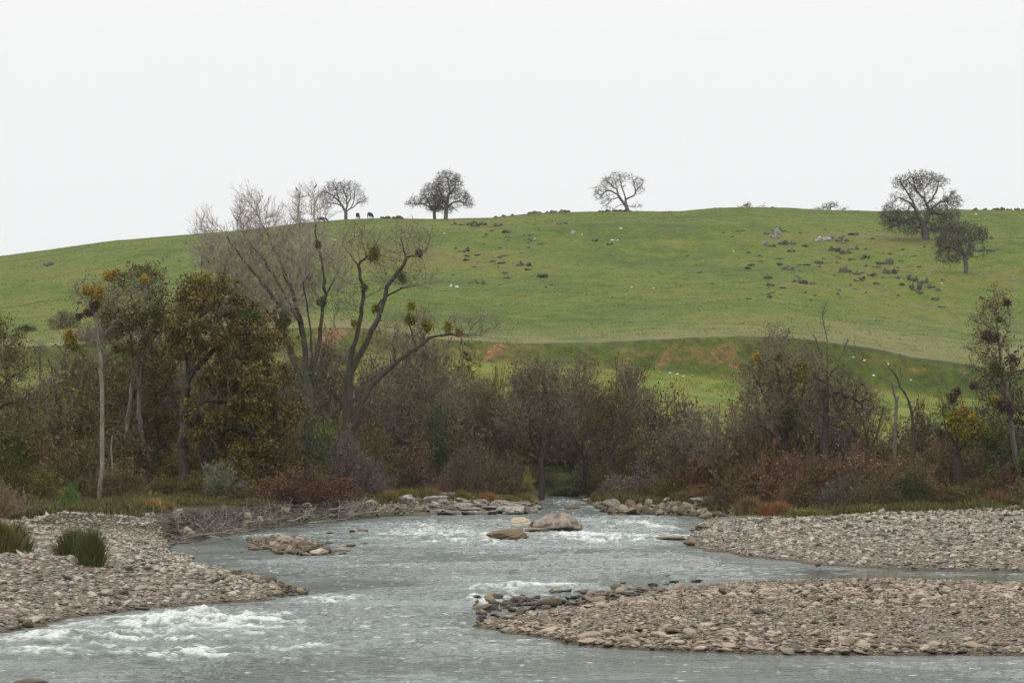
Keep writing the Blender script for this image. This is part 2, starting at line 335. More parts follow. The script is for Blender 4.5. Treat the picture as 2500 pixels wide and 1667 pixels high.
def build_water():
    us = np.concatenate([np.linspace(-9000, -400, 40)[:-1], np.arange(-400, 2750, 3.0), np.linspace(2750, 11000, 40)])
    Ds = [-25, 0, 10, 20, 30, 38, 44]; d = 46.0
    while d < 250: Ds.append(d); d *= 1.00165
    Ds = np.array(Ds)
    U, D = np.meshgrid(us, Ds)
    W = np.maximum(D, 46.0); X = (U-CX)/F*W; Y = D
    V = HV+H*F/W
    a = rapid(U, V)*ss(44, 48, D)
    # warp the noise so that crests run across the flow, which comes from the far centre to the lower left
    wx = X+1.2*(fbm(X*.4, Y*.4, 2, 2)-.5); wy = Y+1.6*(fbm(X*.35, Y*.35, 2, 3)-.5)
    n1 = fbm(wx*.75, wy*1.1, 4, 41); n2 = fbm(wx*2.4, wy*3.2, 4, 45); n3 = fbm(X*.35, Y*.8, 3, 47)
    ridge = 1-np.abs(2*fbm(wx*.8, wy*1.35, 3, 51)-1)*2.2
    fine = fbm(X*6, Y*6, 3, 53)
    rip = (1-np.abs(2*fbm(wx*1.3, wy*1.9, 3, 58)-1))
    wd = wide(U, V); agit = .12+.55*ss(.4, .65, fbm(X*.13, Y*.10, 3, 59))+.7*wd; shoal = sdf(SHOAL, X, Y)
    base = ((fbm(X*.9, Y*1.6, 4, 55)-.5)*.22+(n2-.5)*.16+rip**3*.07)*agit+(fbm(X*.25, Y*.4, 2, 56)-.5)*.08
    isle = sdf(ISLE, X, Y); main = sdf(WATER, X, Y)
    calm = ss(1500, 1900, U)*ss(1295, 1310, V)*ss(1345, 1335, V)
    shore = ss(0, 2.5, np.minimum(main, -isle))*ss(1, -1.5, shoal)*(.3+.7*ss(0, 1.5, -sdf(ROCKS, X, Y)))
    base = base*(1-.75*calm)*(.25+.75*shore)-.02*(1-shore)
    Z = base+a*(np.clip(ridge, -.4, 1)*.20+(n1-.5)*.30+(n2-.5)*.16+(fine-.5)*.07)*shore
    n4 = fbm(wx*1.6, wy*2.6, 4, 57)
    foam = a*(.10+np.clip(ridge, 0, 1)*.85+(n2-.5)*1.9+(n4-.5)*2.2+(fine-.5)*1.6+(n3-.5)*1.5)
    foam = ss(.26, .95, foam)
    # sparkles and thin lines of foam elsewhere
    thin = ss(.66, .76, fbm(wx*2.6, wy*4.0, 4, 61)+.15*wd-.085)*.8*(1-calm)
    sh2 = ss(1.2, .1, np.minimum(main, -isle))*ss(.55, .7, fbm(X*2, Y*2, 3, 63))*.5
    foam = np.clip(np.maximum(foam, np.maximum(thin*.8, sh2*.35)), 0, 1)
    turb = np.clip(a*1.1, 0, 1)
    nr, nc = X.shape
    me = mesh('river', [(np.stack([X, Y, Z], -1).reshape(-1, 3), grid_faces(nr, nc), 0)], M['water'], True)
    at = me.color_attributes.new('water', 'FLOAT_COLOR', 'POINT')
    c = np.ones((nr*nc, 4), np.float32); c[:, 0] = foam.ravel(); c[:, 1] = turb.ravel(); c[:, 2] = calm.ravel()
    at.data.foreach_set('color', c.ravel())
    o = obj('water', me); tag(o, 'grey green river with white rapids between gravel bars', 'river', kind='structure')
def water_mat():
    m, nt, b, o = mat('river_water'); n = N(nt)
    a = n.attr('water'); sep = n.new('ShaderNodeSeparateColor'); n.link(a.outputs['Color'], sep.inputs[0])
    foam, turb, calm = sep.outputs[0], sep.outputs[1], sep.outputs[2]
    nz = n.noise(.16, 5, .65, None, (.6, 1.3, 1))
    deep = n.ramp(nz, [(.38,(.036,.052,.042)), (.5,(.066,.086,.073)), (.62,(.112,.135,.122))])
    col = n.mix(n.math('MULTIPLY', turb, .6), deep, (.14,.185,.14))
    ff = n.math('MULTIPLY', foam, n.ramp(n.noise(9, 4, .8), [(.33, .35), (.55, 1.0)]))
    col = n.mix(ff, col, (.60,.63,.59))
    n.link(col, b.inputs['Base Color'])
    b.inputs['IOR'].default_value = 1.333; b.inputs['Specular IOR Level'].default_value = .5
    n.link(n.math('ADD', .05, n.math('MULTIPLY', ff, .8)), b.inputs['Roughness'])
    h = n.math('ADD', n.math('MULTIPLY', n.noise(3.2, 4, .65, None, (.8, 1.6, 1)), .6), n.math('MULTIPLY', n.noise(11, 3, .7), .25))
    bm = n.new('ShaderNodeBump'); bm.inputs['Distance'].default_value = .22
    n.link(n.math('SUBTRACT', .6, n.math('MULTIPLY', calm, .55)), bm.inputs['Strength']); n.link(h, bm.inputs['Height']); n.link(bm.outputs[0], b.inputs['Normal'])
    return m
M['water'] = water_mat()
# ------------------------------------------------------------------ terrain mesh
def build_terrain():
    us = np.concatenate([np.linspace(-9000, -500, 60)[:-1], np.arange(-500, 2850, 4.0), np.linspace(2850, 11000, 60)])
    Ds = [-25, -5, 15, 30, 40]; d = 46.0
    while d < 255: Ds.append(d); d *= 1.0028
    while d < 292: Ds.append(d); d += .8
    while d < 302: Ds.append(d); d += .3
    while d < 600: Ds.append(d); d += 1.0
    while d < 1500: Ds.append(d); d *= 1.03
    Ds = np.array(Ds); U, D = np.meshgrid(us, Ds)
    W = np.maximum(D, 60.0); X = (U-CX)/F*W; Y = D
    Z = terrain(X, Y)
    nr, nc = X.shape
    me = mesh('terrain', [(np.stack([X, Y, Z], -1).reshape(-1, 3), grid_faces(nr, nc), 0)], M['terrain'], True)
    UU = X/np.maximum(Y, 1)*F+CX; VV = HV-(Z-H)/np.maximum(Y, 1)*F
    n1 = fbm(X*.4, Y*.4, 4, 71); n2 = fbm(X*1.4, Y*1.4, 3, 73)
    d1 = -sdf(WATER, X, Y)
    # grass edge of the low banks
    vgrass = interp([(-2000,1207),(0,1207),(320,1198),(345,1212),(375,1236),(420,1215),(600,1196),(780,1182),(840,1175),(900,1160),(1225,1150),(1350,1150),(1400,1170),(1600,1184),(1780,1192),(1830,1198),(1950,1193),(2352,1186),(4000,1180)], UU)
    gravel = ss(-4, 4, VV-vgrass+(n1-.5)*16)*ss(250, 230, Y)
    gravel = np.maximum(gravel, (sdf(ISLE, X, Y) > -3))
    gravel = np.where(Z < .0, 1, gravel)*ss(262, 240, Y)
    red = np.zeros_like(X)
    for cu, cv, ru, rv, sl, s in [(1140,806,26,20,-.9,1.0),(1095,808,30,8,0,.7),(1060,803,20,8,0,.5),(755,772,40,22,-.7,1.0),(1530,820,16,26,-.7,1.0),(1660,812,30,22,-.6,.9),(1600,802,45,6,0,.5),
                               (1690,838,25,14,0,.8),(1210,800,40,8,0,.4),(1480,815,30,6,0,.35),(1240,797,14,10,0,.5),(2000,828,50,14,.3,.5),(2100,850,45,9,.2,.6),(960,800,50,20,0,.45),(880,795,60,25,0,.4),(1190,830,60,5,0,.3)]:
        dv = VV-cv; du = UU-cu-sl*-dv*(-1.0)
        red = np.maximum(red, s*ss(1.35, .6, np.sqrt((du/ru)**2+(dv/rv)**2)+(n1-.5)*.9))
    red = np.maximum(red, .55*ss(.52, .62, fbm(X*.22, Y*.5, 4, 75))*ss(880, 980, UU)*ss(1500, 1100, UU)*.8+.6*ss(.5, .6, fbm(X*.2, Y*.5, 4, 76))*ss(1380, 1500, UU)*ss(1900, 1750, UU))
    red = red*ss(291, 294, Y)*ss(302, 300.2, Y)
    lip = ss(298.8, 299.6, Y)*ss(301, 300.2, Y)*ss(.42, .6, n1)*.55
    lush = ss(250, 264, Y)*ss(296, 292, Y)*np.clip(ss(820, 950, UU)+ss(868, 874, VV)*ss(905, 895, VV)+.15, 0, 1)
    farmeadow = ss(245, 262, Y)*ss(296, 292, Y)*ss(600, 400, UU)*ss(900, 870, VV)*.0
    dry = np.clip(ss(330, 302, Y)*ss(299, 301, Y)*.9+ss(1750, 2100, UU)*ss(345, 320, Y)*ss(299, 303, Y)*.6+ss(1400, 1700, UU)*ss(700, 750, VV)*ss(299, 301, Y)*.3, 0, 1)
    dry = np.maximum(dry, .9*ss(1420, 1650, UU)*np.exp(-((VV-748-(n1-.5)*4)/3.2)**2)*(Y > 301)*(.4+.8*n2))
    bankshade = ss(293, 295, Y)*ss(300.5, 299.5, Y)*.62*(1-red)*(.35+1.3*n2)  # cut bank face gets less sky light, so its shade is painted on
    scrub_shade = ss(264, 246, Y)*(1-gravel)
    scrub_shade = np.clip(scrub_shade*(.55+n1*.8), 0, 1)
    # bright grass patches below the trees and on the centre bank
    for cu, cv, ru, rv in [(470,1150,60,20),(400,1165,60,14),(990,1135,60,12),(330,1175,50,10),(1080,1140,50,8),(780,1105,40,15),(290,885,80,12)]:
        k = np.exp(-((UU-cu)/ru)**2-((VV-cv)/rv)**2)*ss(250, 240, Y); lush = np.maximum(lush, k*.9); scrub_shade = scrub_shade*(1-k*.8)
    scrub_shade = np.maximum(scrub_shade, bankshade)
    # bare soil below the two oaks on the right
    for cu, cv, ru, rv in [(2085, 553, 60, 7), (2180, 572, 40, 6)]:
        k = np.exp(-(((UU-cu)/ru)**2+((VV-cv-(UU-cu)*.12)/rv)**2)**2)*(Y > 400); scrub_shade = np.maximum(scrub_shade, k*.55); red = np.maximum(red, k*.45)
    rs = ss(-27, -24, X)*ss(-5, -9, X)*ss(121, 126, Y)*ss(176, 168, Y)*(Z > -.1)
    gravel = gravel*(1-rs*ss(.3, .55, n1+.1)); 
    mud = lip+rs*.9*ss(.25, .5, n2+.1)+ss(-3, -1, VV-vgrass)*ss(8, 2, VV-vgrass)*(Y < 240)*.5*(n2 > .45)
    for nm, (a, b_, c_) in (('mask', (gravel, red, lush)), ('mask2', (scrub_shade, dry, mud))):
        at = me.color_attributes.new(nm, 'FLOAT_COLOR', 'POINT')
        c = np.ones((nr*nc, 4), np.float32)
        for i, q in enumerate((a, b_, c_)): c[:, i] = np.clip(q, 0, 1).astype(np.float32).ravel()
        at.data.foreach_set('color', c.ravel())
    o = obj('terrain', me); tag(o, 'river bed, gravel banks and green grass hill', 'terrain', kind='structure')
build_terrain(); build_water()
# ------------------------------------------------------------------ rocks
def ico(sub):
    import bmesh
    bm = bmesh.new(); bmesh.ops.create_icosphere(bm, subdivisions=sub, radius=1)
    v = np.array([x.co[:] for x in bm.verts]); f = np.array([[x.index for x in q.verts] for q in bm.faces]); bm.free(); return v, f
ICO = {k: ico(k) for k in (1, 2, 3, 4, 5)}
def rock_shape(sub, planes=14, sharp=9, r=None, rough=.03):
    r = r or rng
    v, f = ICO[sub]
    nrm = r.normal(size=(planes, 3)); nrm /= np.linalg.norm(nrm, axis=1)[:, None]; off = r.uniform(.62, 1.0, planes)
    dots = v@nrm.T
    inv = np.maximum(dots, 0)/off
    q = (inv**sharp).sum(1)**(1/sharp)
    rad = 1/np.maximum(q, .55)
    ph = r.uniform(0, 6, 3)
    rad *= 1+rough*(np.sin(v[:, 0]*9+ph[0])*np.sin(v[:, 1]*8+ph[1])+np.sin(v[:, 2]*11+ph[2]+v[:, 0]*7))
    return v*rad[:, None], f
STONE1 = [rock_shape(1, 12, 8) for _ in range(24)]
STONE2 = [rock_shape(2, 12, 7, rough=.02) for _ in range(24)]
def rotz(a):
    c, s = math.cos(a), math.sin(a); return np.array([[c, -s, 0], [s, c, 0], [0, 0, 1]])
def roty(a):
    c, s = math.cos(a), math.sin(a); return np.array([[c, 0, s], [0, 1, 0], [-s, 0, c]])
def scatter(n, region, size, sigma, smax, seed, flat=.42, shapes=STONE1):
    """region(r, n) -> x, y arrays. returns list of stones (x, y, z, sx, sy, sz, rotation, tilt, shape index)"""
    r = np.random.default_rng(seed); x, y = region(r, n)
    s = np.minimum(size*np.exp(r.normal(0, sigma, len(x))), smax)
    z = terrain(x, y)
    print('SCATTER', n, len(x))
    return np.stack([x, y, z, s, s*r.uniform(.42, .82, len(x)), s*r.uniform(flat*.6, flat*1.3, len(x)), r.uniform(0, 6.28, len(x)), r.normal(0, .22, len(x)), r.integers(0, 24, len(x))], 1)
def stones_mesh(S, shapes):
    V = []; Fs = []; off = 0
    nv = len(shapes[0][0])
    ca, sa = np.cos(S[:, 6]), np.sin(S[:, 6]); ct, st = np.cos(S[:, 7]), np.sin(S[:, 7])
    sh = np.stack([s[0] for s in shapes])[S[:, 8].astype(int)]
    p = sh*S[:, None, 3:6]*.5
    x = p[..., 0]*ct[:, None]+p[..., 2]*st[:, None]; z = -p[..., 0]*st[:, None]+p[..., 2]*ct[:, None]; y = p[..., 1]
    X = x*ca[:, None]-y*sa[:, None]+S[:, None, 0]; Y = x*sa[:, None]+y*ca[:, None]+S[:, None, 1]; Z = z+S[:, None, 2]+S[:, None, 5]*.2
    v = np.stack([X, Y, Z], -1).reshape(-1, 3)
    f = shapes[0][1][None]+np.arange(len(S))[:, None, None]*nv
    return v, f.reshape(-1, 3)
def by_pixels(poly, zlo=.02, zhi=9, near=None):
    """uniform over the ground inside a view polygon, kept where the ground is above water"""
    pw = np.array([G(*p) for p in poly])
    lo, hi = pw.min(0), pw.max(0)
    def f(r, n):
        x = r.uniform(lo[0], hi[0], n*5); y = r.uniform(lo[1], hi[1], n*5)
        k = sdf(pw, x, y) > 0; x, y = x[k][:int(n*1.2)], y[k][:int(n*1.2)]
        z = terrain(x, y); k = (z > zlo) & (z < zhi); return x[k][:n], y[k][:n]
    return f
# zones: left bar, far right bar, island (cobble strips + fine gravel), shoal, small rock bar
left_poly = [(-420,1530),(-420,1222),(330,1222),(350,1228),(380,1250),(440,1262),(700,1345),(700,1380),(400,1415),(0,1480)]
right_poly = [(1560,1205),(1780,1205),(1950,1212),(2352,1206),(3050,1204),(3100,1345),(2352,1330),(1880,1310),(1560,1275)]
isle_poly = [(1080,1345),(1500,1335),(2352,1325),(3000,1345),(3000,1500),(2760,1520),(1900,1515),(1500,1505),(1080,1450)]
groups = []
A = scatter(45000, by_pixels(left_poly), .142, .48, .52, 101, .34)
B = scatter(48000, by_pixels(right_poly), .142, .5, .6, 102, .36)
Cc = scatter(34000, by_pixels(isle_poly), .095, .4, .25, 103, .42)
def strip(r, n):
    u = r.uniform(1100, 3000, n*4); t = r.random(n*4)
    back = r.random(n*4) < .62
    vb = interp([(1100,1400),(1300,1385),(1500,1360),(1750,1350),(2352,1352),(2700,1360)], u)+np.abs(r.normal(0, 1, n*4))*interp([(1100,6),(1600,10),(1900,26),(2352,30),(2700,30)], u)
    vf = interp([(1100,1437),(1290,1466),(1500,1488),(1750,1497),(2352,1500),(2700,1497)], u)-np.abs(r.normal(0, 1, n*4))*interp([(1100,8),(1400,22),(1800,28),(2100,12),(2700,8)], u)
    v = np.where(back, vb, vf); Dd = (H-.2)*F/(v-HV); x = (u-CX)/F*Dd
    z = terrain(x, Dd); k = z > 0; return x[k][:n], Dd[k][:n]
Dd_ = scatter(7600, strip, .165, .48, .5, 104, .30)
def shoalr(r, n):
    u = r.uniform(1090, 1560, n); v = interp([(1090,1394),(1300,1380),(1560,1360)], u)+r.normal(0, 15, n)*interp([(1090,1.1),(1560,.8)], u)
    D = H*F/(v-HV); return (u-CX)/F*D, D
E = scatter(300, shoalr, .27, .4, .8, 105, .45); E[:, 2] = np.maximum(E[:, 2], .0)-.01
def rockbar(r, n):
    u = r.normal(670, 42, n); v = r.normal(1256, 7.5, n)+(u-670)*.09; D = H*F/(v-HV); return (u-CX)/F*D, D
Fk = scatter(520, rockbar, .30, .42, .8, 106, .5); Fk[:, 2] = np.maximum(Fk[:, 2], .0)
Gs = scatter(300, by_pixels([(500,1310),(560,1322),(700,1352),(700,1365),(640,1372),(450,1300)], -.3), .25, .4, .6, 107, .5); Gs[:, 2] = np.maximum(Gs[:, 2], -.02)
# the largest as seen become stones of their own, the rest the gravel of each bar
def shorer(r, n):
    u = r.uniform(385, 1230, n*2); v = interp([(388,1252),(440,1241),(520,1227),(600,1214),(700,1201),(790,1192),(860,1187),(1000,1180),(1230,1170)], u)-np.abs(r.normal(0, 1, n*2))*interp([(388,9),(700,6),(1230,6)], u)
    D = H*F/(v-HV); x = (u-CX)/F*D; z = terrain(x, D); k = z > -.02; return x[k][:n], D[k][:n]
Sh = scatter(3800, shorer, .24, .5, .8, 108, .55); _k = Sh[:, 0]/Sh[:, 1]*F+CX < 800; Sk = Sh[_k]; Sh = Sh[~_k]
def shorerr(r, n):
    u = r.uniform(1345, 1660, n*2); v = interp([(1345,1152),(1372,1166),(1400,1181),(1500,1183),(1590,1184),(1660,1196)], u)-np.abs(r.normal(0, 1, n*2))*3
    D = H*F/(v-HV); x = (u-CX)/F*D; z = terrain(x, D); k = z > -.02; return x[k][:n], D[k][:n]
Sr = scatter(700, shorerr, .35, .5, 1.1, 109, .6)
zones = [('left', A), ('right', B), ('islefine', Cc), ('isle', Dd_), ('shoal', E), ('rockbar', Fk), ('tip', Gs), ('shore', Sh), ('rshore', Sr), ('roots', Sk)]
alls = np.concatenate([np.c_[S, np.full(len(S), i)] for i, (n_, S) in enumerate(zones)])
us_ = alls[:, 0]/alls[:, 1]*F+CX
app = np.where((us_ > 5) & (us_ < 2347), alls[:, 3]*(.6*alls[:, 4]+alls[:, 5])/alls[:, 1]**2, 0)
order = np.argsort(-app); solo = np.zeros(len(alls), bool); solo[order[:300]] = True
wetzones = (4, 6, 7, 8, 9)
desc = {0: 'on the left gravel bar', 1: 'on the far right gravel bar', 2: 'on the near right gravel bar', 3: 'on the near right gravel bar',
        4: 'in shallow water off the near right bar tip', 5: 'on the small rock bar in the left channel', 6: 'at the wet tip of the left gravel bar', 7: 'on the shore left of the narrows', 8: 'on the shore right of the narrows', 9: 'on the dark shore below the rusty oak'}
for i, (n_, S) in enumerate(zones):
    k = (alls[:, 9] == i) & ~solo
    if not k.any(): continue
    big = n_ in ('isle', 'shoal', 'rockbar')
    v, f = stones_mesh(alls[k], STONE2 if big else STONE1)
    o = obj({'left': 'gravel', 'right': 'gravel', 'islefine': 'gravel', 'isle': 'cobbles', 'shoal': 'wet_cobbles', 'rockbar': 'cobbles', 'tip': 'wet_cobbles', 'shore': 'shore_stones', 'rshore': 'shore_stones', 'roots': 'shore_stones'}[n_],
            mesh('gravel', [(v, f, 0)], M['stone_dark'] if n_ == 'roots' else M['stone_wet'] if n_ in ('shoal', 'tip', 'shore', 'rshore', 'rockbar') else M['stone_tan'] if n_ in ('isle', 'islefine') else M['stone'], n_ != 'right'))
    tag(o, {'left': 'tan cobbles and gravel covering the left bar', 'right': 'pale cobbles and gravel covering the far right bar', 'islefine': 'fine brown gravel of the near right bar',
            'isle': 'flat cobbles lying along the near right bar', 'shoal': 'dark wet cobbles breaking the shallow water', 'rockbar': 'cobbles heaped on the small bar in the left channel',
            'tip': 'wet cobbles at the tip of the left bar', 'shore': 'stones along the left shore beside the ledge', 'roots': 'dark stones on the shore among the tangled roots', 'rshore': 'stones along the shore right of the narrows'}[n_], 'gravel', kind='stuff')
smeshes = {}
def stone_me(idx, wet):
    key = (idx, wet)
    if key not in smeshes:
        v, f = rock_shape(3, 12, 7, np.random.default_rng(500+idx), .015); smeshes[key] = mesh('stone', [(v*.5, f, 0)], M['stone_wet'] if wet == 1 else M['stone_tan'] if wet == 2 else M['stone'], True)
    return smeshes[key]
for s in alls[solo]:
    zi = int(s[9]); wet = zi in wetzones
    o = obj('stone', stone_me(int(s[8]), 1 if wet or zi == 5 else 2 if zi in (2, 3) else 0)); o.location = (s[0], s[1], s[2]+s[5]*.12); o.scale = (s[3], s[4], s[5]); o.rotation_euler = (0, s[7], s[6])
    uu = s[0]/s[1]*F+CX
    extra = ''
    if zi in (2, 3): extra = ' at its left tip' if uu < 1500 else (' in its middle' if uu < 1950 else ' at right')
    if zi == 1: extra = ' near its water tip' if uu < 1800 else ' off its tip'
    front = ''
    if zi in (2, 3): front = ', by its back shore' if s[1] > 72 else ', by its front shore'
    szw = 'large ' if s[3] > .5 and not front else ''
    tag(o, f"{szw}{'wet' if wet else 'tan'} stone {desc[zi]}{extra}{front}", 'stone', 'stones that stand out '+desc[zi])
def rock(name, u, v0, w, h, label, cat, matname, D=None, depth=.7, sub=4, planes=16, sharp=10, group=None, seed=0, taper=0, rz=None, sink=.25, tilt=0, smooth=True):
    """a boulder whose waterline or foot is at view row v0, w and h in view pixels"""
    r = np.random.default_rng(900+seed)
    if D is None:
        x, D, z = hit(u, v0)
        if v0 < 1320 and D < 240 and (H*F/(v0-HV)) < 240 and terrain(np.array([(u-CX)/F*H*F/(v0-HV)]), np.array([H*F/(v0-HV)]))[0] < .05:
            D = H*F/(v0-HV); x = (u-CX)/F*D; z = 0
    else:
        x = (u-CX)/F*D; z = max(tz(x, D), 0)
    m_ = D/F; W_, H_ = w*m_, h*m_
    v, f = rock_shape(sub, planes, sharp, r, .025)
    if sub >= 3:
        from mathutils import noise as mn
        nd = np.array([mn.fractal(Vector(p_*1.8+seed*3.1), .9, 2.1, 6)+.5*mn.fractal(Vector((p_[0]*5+seed, p_[1]*5, p_[2]*1.6)), .8, 2, 4) for p_ in v]); v = v*(1+.12*nd)[:, None]
    if taper: 
        k = 1-taper*np.clip((v[:, 2]+.3)/1.3, 0, 1); v = v*np.stack([k, k, np.ones_like(k)], 1)
    v = v@rotz(r.uniform(0, 6)).T if rz is None else v@rotz(rz).T
    mn, mx = v.min(0), v.max(0); v = (v-(mn+mx)/2)/(mx-mn)
    v = v@roty(tilt).T
    v = v*np.array([W_, W_*depth, H_*(1+sink)]); v[:, 2] += H_*(1+sink)*.5-H_*sink
    o = obj(name, mesh(name, [(v, f, 0)], M[matname], smooth)); o.location = (x, D, z)
    return tag(o, label, cat, group)
rock('boulder', 1277, 1219, 122, 47, 'tall pale boulder with a peaked top standing mid river', 'boulder', 'boulder', taper=.86, seed=1, planes=26, sharp=16, sub=5, depth=.8)
rock('boulder', 1232, 1221, 56, 11, 'low brown rock shelf at the left foot of the peaked boulder', 'boulder', 'boulder_dark', seed=2)
rock('boulder', 1320, 1218, 36, 9, 'low dark rock at the right foot of the peaked boulder', 'boulder', 'boulder_dark', seed=3)
rock('boulder', 1197, 1211, 52, 25, 'smooth tan block of rock behind and left of the peaked boulder', 'boulder', 'block', seed=4, planes=9, sharp=14, sub=5)
rock('boulder', 1166, 1240, 98, 27, 'low dark brown boulder in front of the tan block', 'boulder', 'boulder_dark', seed=5, tilt=-.08, sub=5, planes=20)
rock('boulder', 1298, 1240, 24, 5, 'small wet rock awash below the peaked boulder', 'boulder', 'boulder_dark', seed=6)
rock('boulder', 1324, 1241, 12, 4, 'tiny wet rock just right of the awash one below the peaked boulder', 'boulder', 'boulder_dark', seed=7)
rock('boulder', 733, 1274, 44, 16, 'square brown boulder at the right end of the small rock bar', 'boulder', 'block', seed=8, planes=10, sharp=14)
rock('boulder', 325, 1421, 42, 8, 'smooth black rock awash in the foreground rapids', 'boulder', 'boulder_dark', seed=9, sharp=5)
rock('boulder', 64, 1443, 26, 20, 'dark wet boulder at the foot of the left bar', 'boulder', 'boulder_dark', seed=10)
rock('boulder', 1590, 1252, 44, 12, 'dark wet slab at the water tip of the far right bar', 'boulder', 'boulder_dark', seed=11)
rock('boulder', 1615, 1215, 40, 10, 'dark flat rock in the water above the far right bar tip', 'boulder', 'boulder_dark', seed=12)
rock('boulder', 1530, 1239, 90, 9, 'long dark rock under a smooth swell left of the far right bar', 'boulder', 'boulder_dark', seed=13, sharp=4)
rock('boulder', 2025, 1189, 15, 12, 'round tan boulder sitting on the grass edge of the far right bar', 'boulder', 'block', D=140, seed=14, sharp=5)
rock('boulder', 1735, 1218, 10, 8, 'small tan boulder lying by the bleached driftwood', 'boulder', 'block', seed=15)
for i, (u, v, w, h) in enumerate([(833,1221,26,8),(809,1223,16,9),(840,1249,24,4),(806,1256,24,9),(756,1226,22,5),(738,1229,12,3),(1410,1161,22,10),(1318,1170,34,11),(695,1362,22,4),(1880,1299,16,5),(1165,1386,22,9),(1300,1358,28,7),(1415,1348,22,8),(1500,1345,26,8),(1548,1338,24,6),(1600,1336,30,8),(550,1312,14,4),(610,1335,16,5)]):
    rock('boulder', u, v, w, h, ['wet black rock awash right of the small rock bar', 'wet black rock breaking the channel surface', 'dark wet rock breaking the shallow water'][0 if i < 6 else (1 if i < 10 else 2)], 'boulder', 'boulder_dark', group='dark wet rocks breaking the river surface', seed=20+i, sub=3, D=H*F/(v-HV))
# rocky ledge on the left of the far channel, and rocks on its right
lab = 'pale rock in the ledge along the far left bank'
for i in range(70):
    u = 850+i*5.4+rng.normal(0, 4); t = (u-850)/375
    v = 1181-rng.random()*14-1*t; 
    w = rng.uniform(16, 48)*(.6+.6*t); h = rng.uniform(8, 19)*(.7+.4*t)
    D = H*F/(v-HV)*.985
    w *= 1.2; h *= 1.0
    rock('ledge_rock', u, v, w, h, lab if u < 1060 else 'pale rock in the ledge at the river narrows', 'rock', 'ledge', D=min(D, 186), group='pale rocks of the ledge', seed=60+i, sub=4, planes=12, sharp=20, smooth=False)
rock('ledge_rock', 1180, 1178, 90, 18, 'long streaked pale rock at the right end of the ledge', 'rock', 'ledge', D=176, seed=140, tilt=-.05)
rock('ledge_rock', 1000, 1177, 60, 20, 'broad domed pale rock in the middle of the ledge', 'rock', 'ledge', D=178, seed=141)
rock('ledge_rock', 930, 1178, 40, 20, 'grey rounded rock in the left half of the ledge', 'rock', 'ledge', D=178, seed=142)
for i, (u, v, w, h, mt, lb) in enumerate([(1410,1174,62,26,'ledge','grey slanted boulder at the right side of the narrows'),(1450,1176,30,22,'boulder_dark','dark upright boulder beside the grey slanted one'),
    (1340,1144,22,10,'boulder_dark','dark rock left of the three pale rocks at the narrows'),(1366,1144,18,13,'ledge','leftmost of three pale rocks at the narrows'),(1385,1143,16,14,'ledge','middle of three pale rocks at the narrows'),
    (1405,1144,18,13,'ledge','rightmost of three pale rocks at the narrows'),(1490,1172,40,10,'ledge','flat white rock right of the dark upright boulder'),(1505,1179,34,10,'ledge','flat white rock at the waterline below the other flat one'),
    (1535,1172,26,13,'ledge','rounded white rock right of the flat ones'),(1565,1168,34,18,'ledge','grey block standing in the right bank'),(1625,1178,90,22,'ledge','broad pale mound of rock on the right bank'),
    (1520,1160,24,12,'boulder_dark','dark rock tucked under the right bank grass'),(1208,1153,22,11,'ledge','pale rock at the left corner of the narrows'),(1235,1154,16,10,'boulder_dark','dark rock at the left corner of the narrows')]):
    rock('bank_rock', u, v, w, h, lb, 'rock', mt, D=min(H*F/(v-HV)*.99, 232 if v < 1146 else 200), seed=150+i, planes=10, sharp=10)
# rocks at the grass edge of the far right bar
for i in range(26):
    u = rng.uniform(1900, 2352); v = 1197+rng.normal(0, 3)
    rock('edge_stone', u, v, rng.uniform(10, 22), rng.uniform(6, 11), 'grey brown stone on the upper edge of the far right bar by the grass', 'stone', 'stone', group='stones along the upper edge of the far right bar', seed=180+i, sub=3)
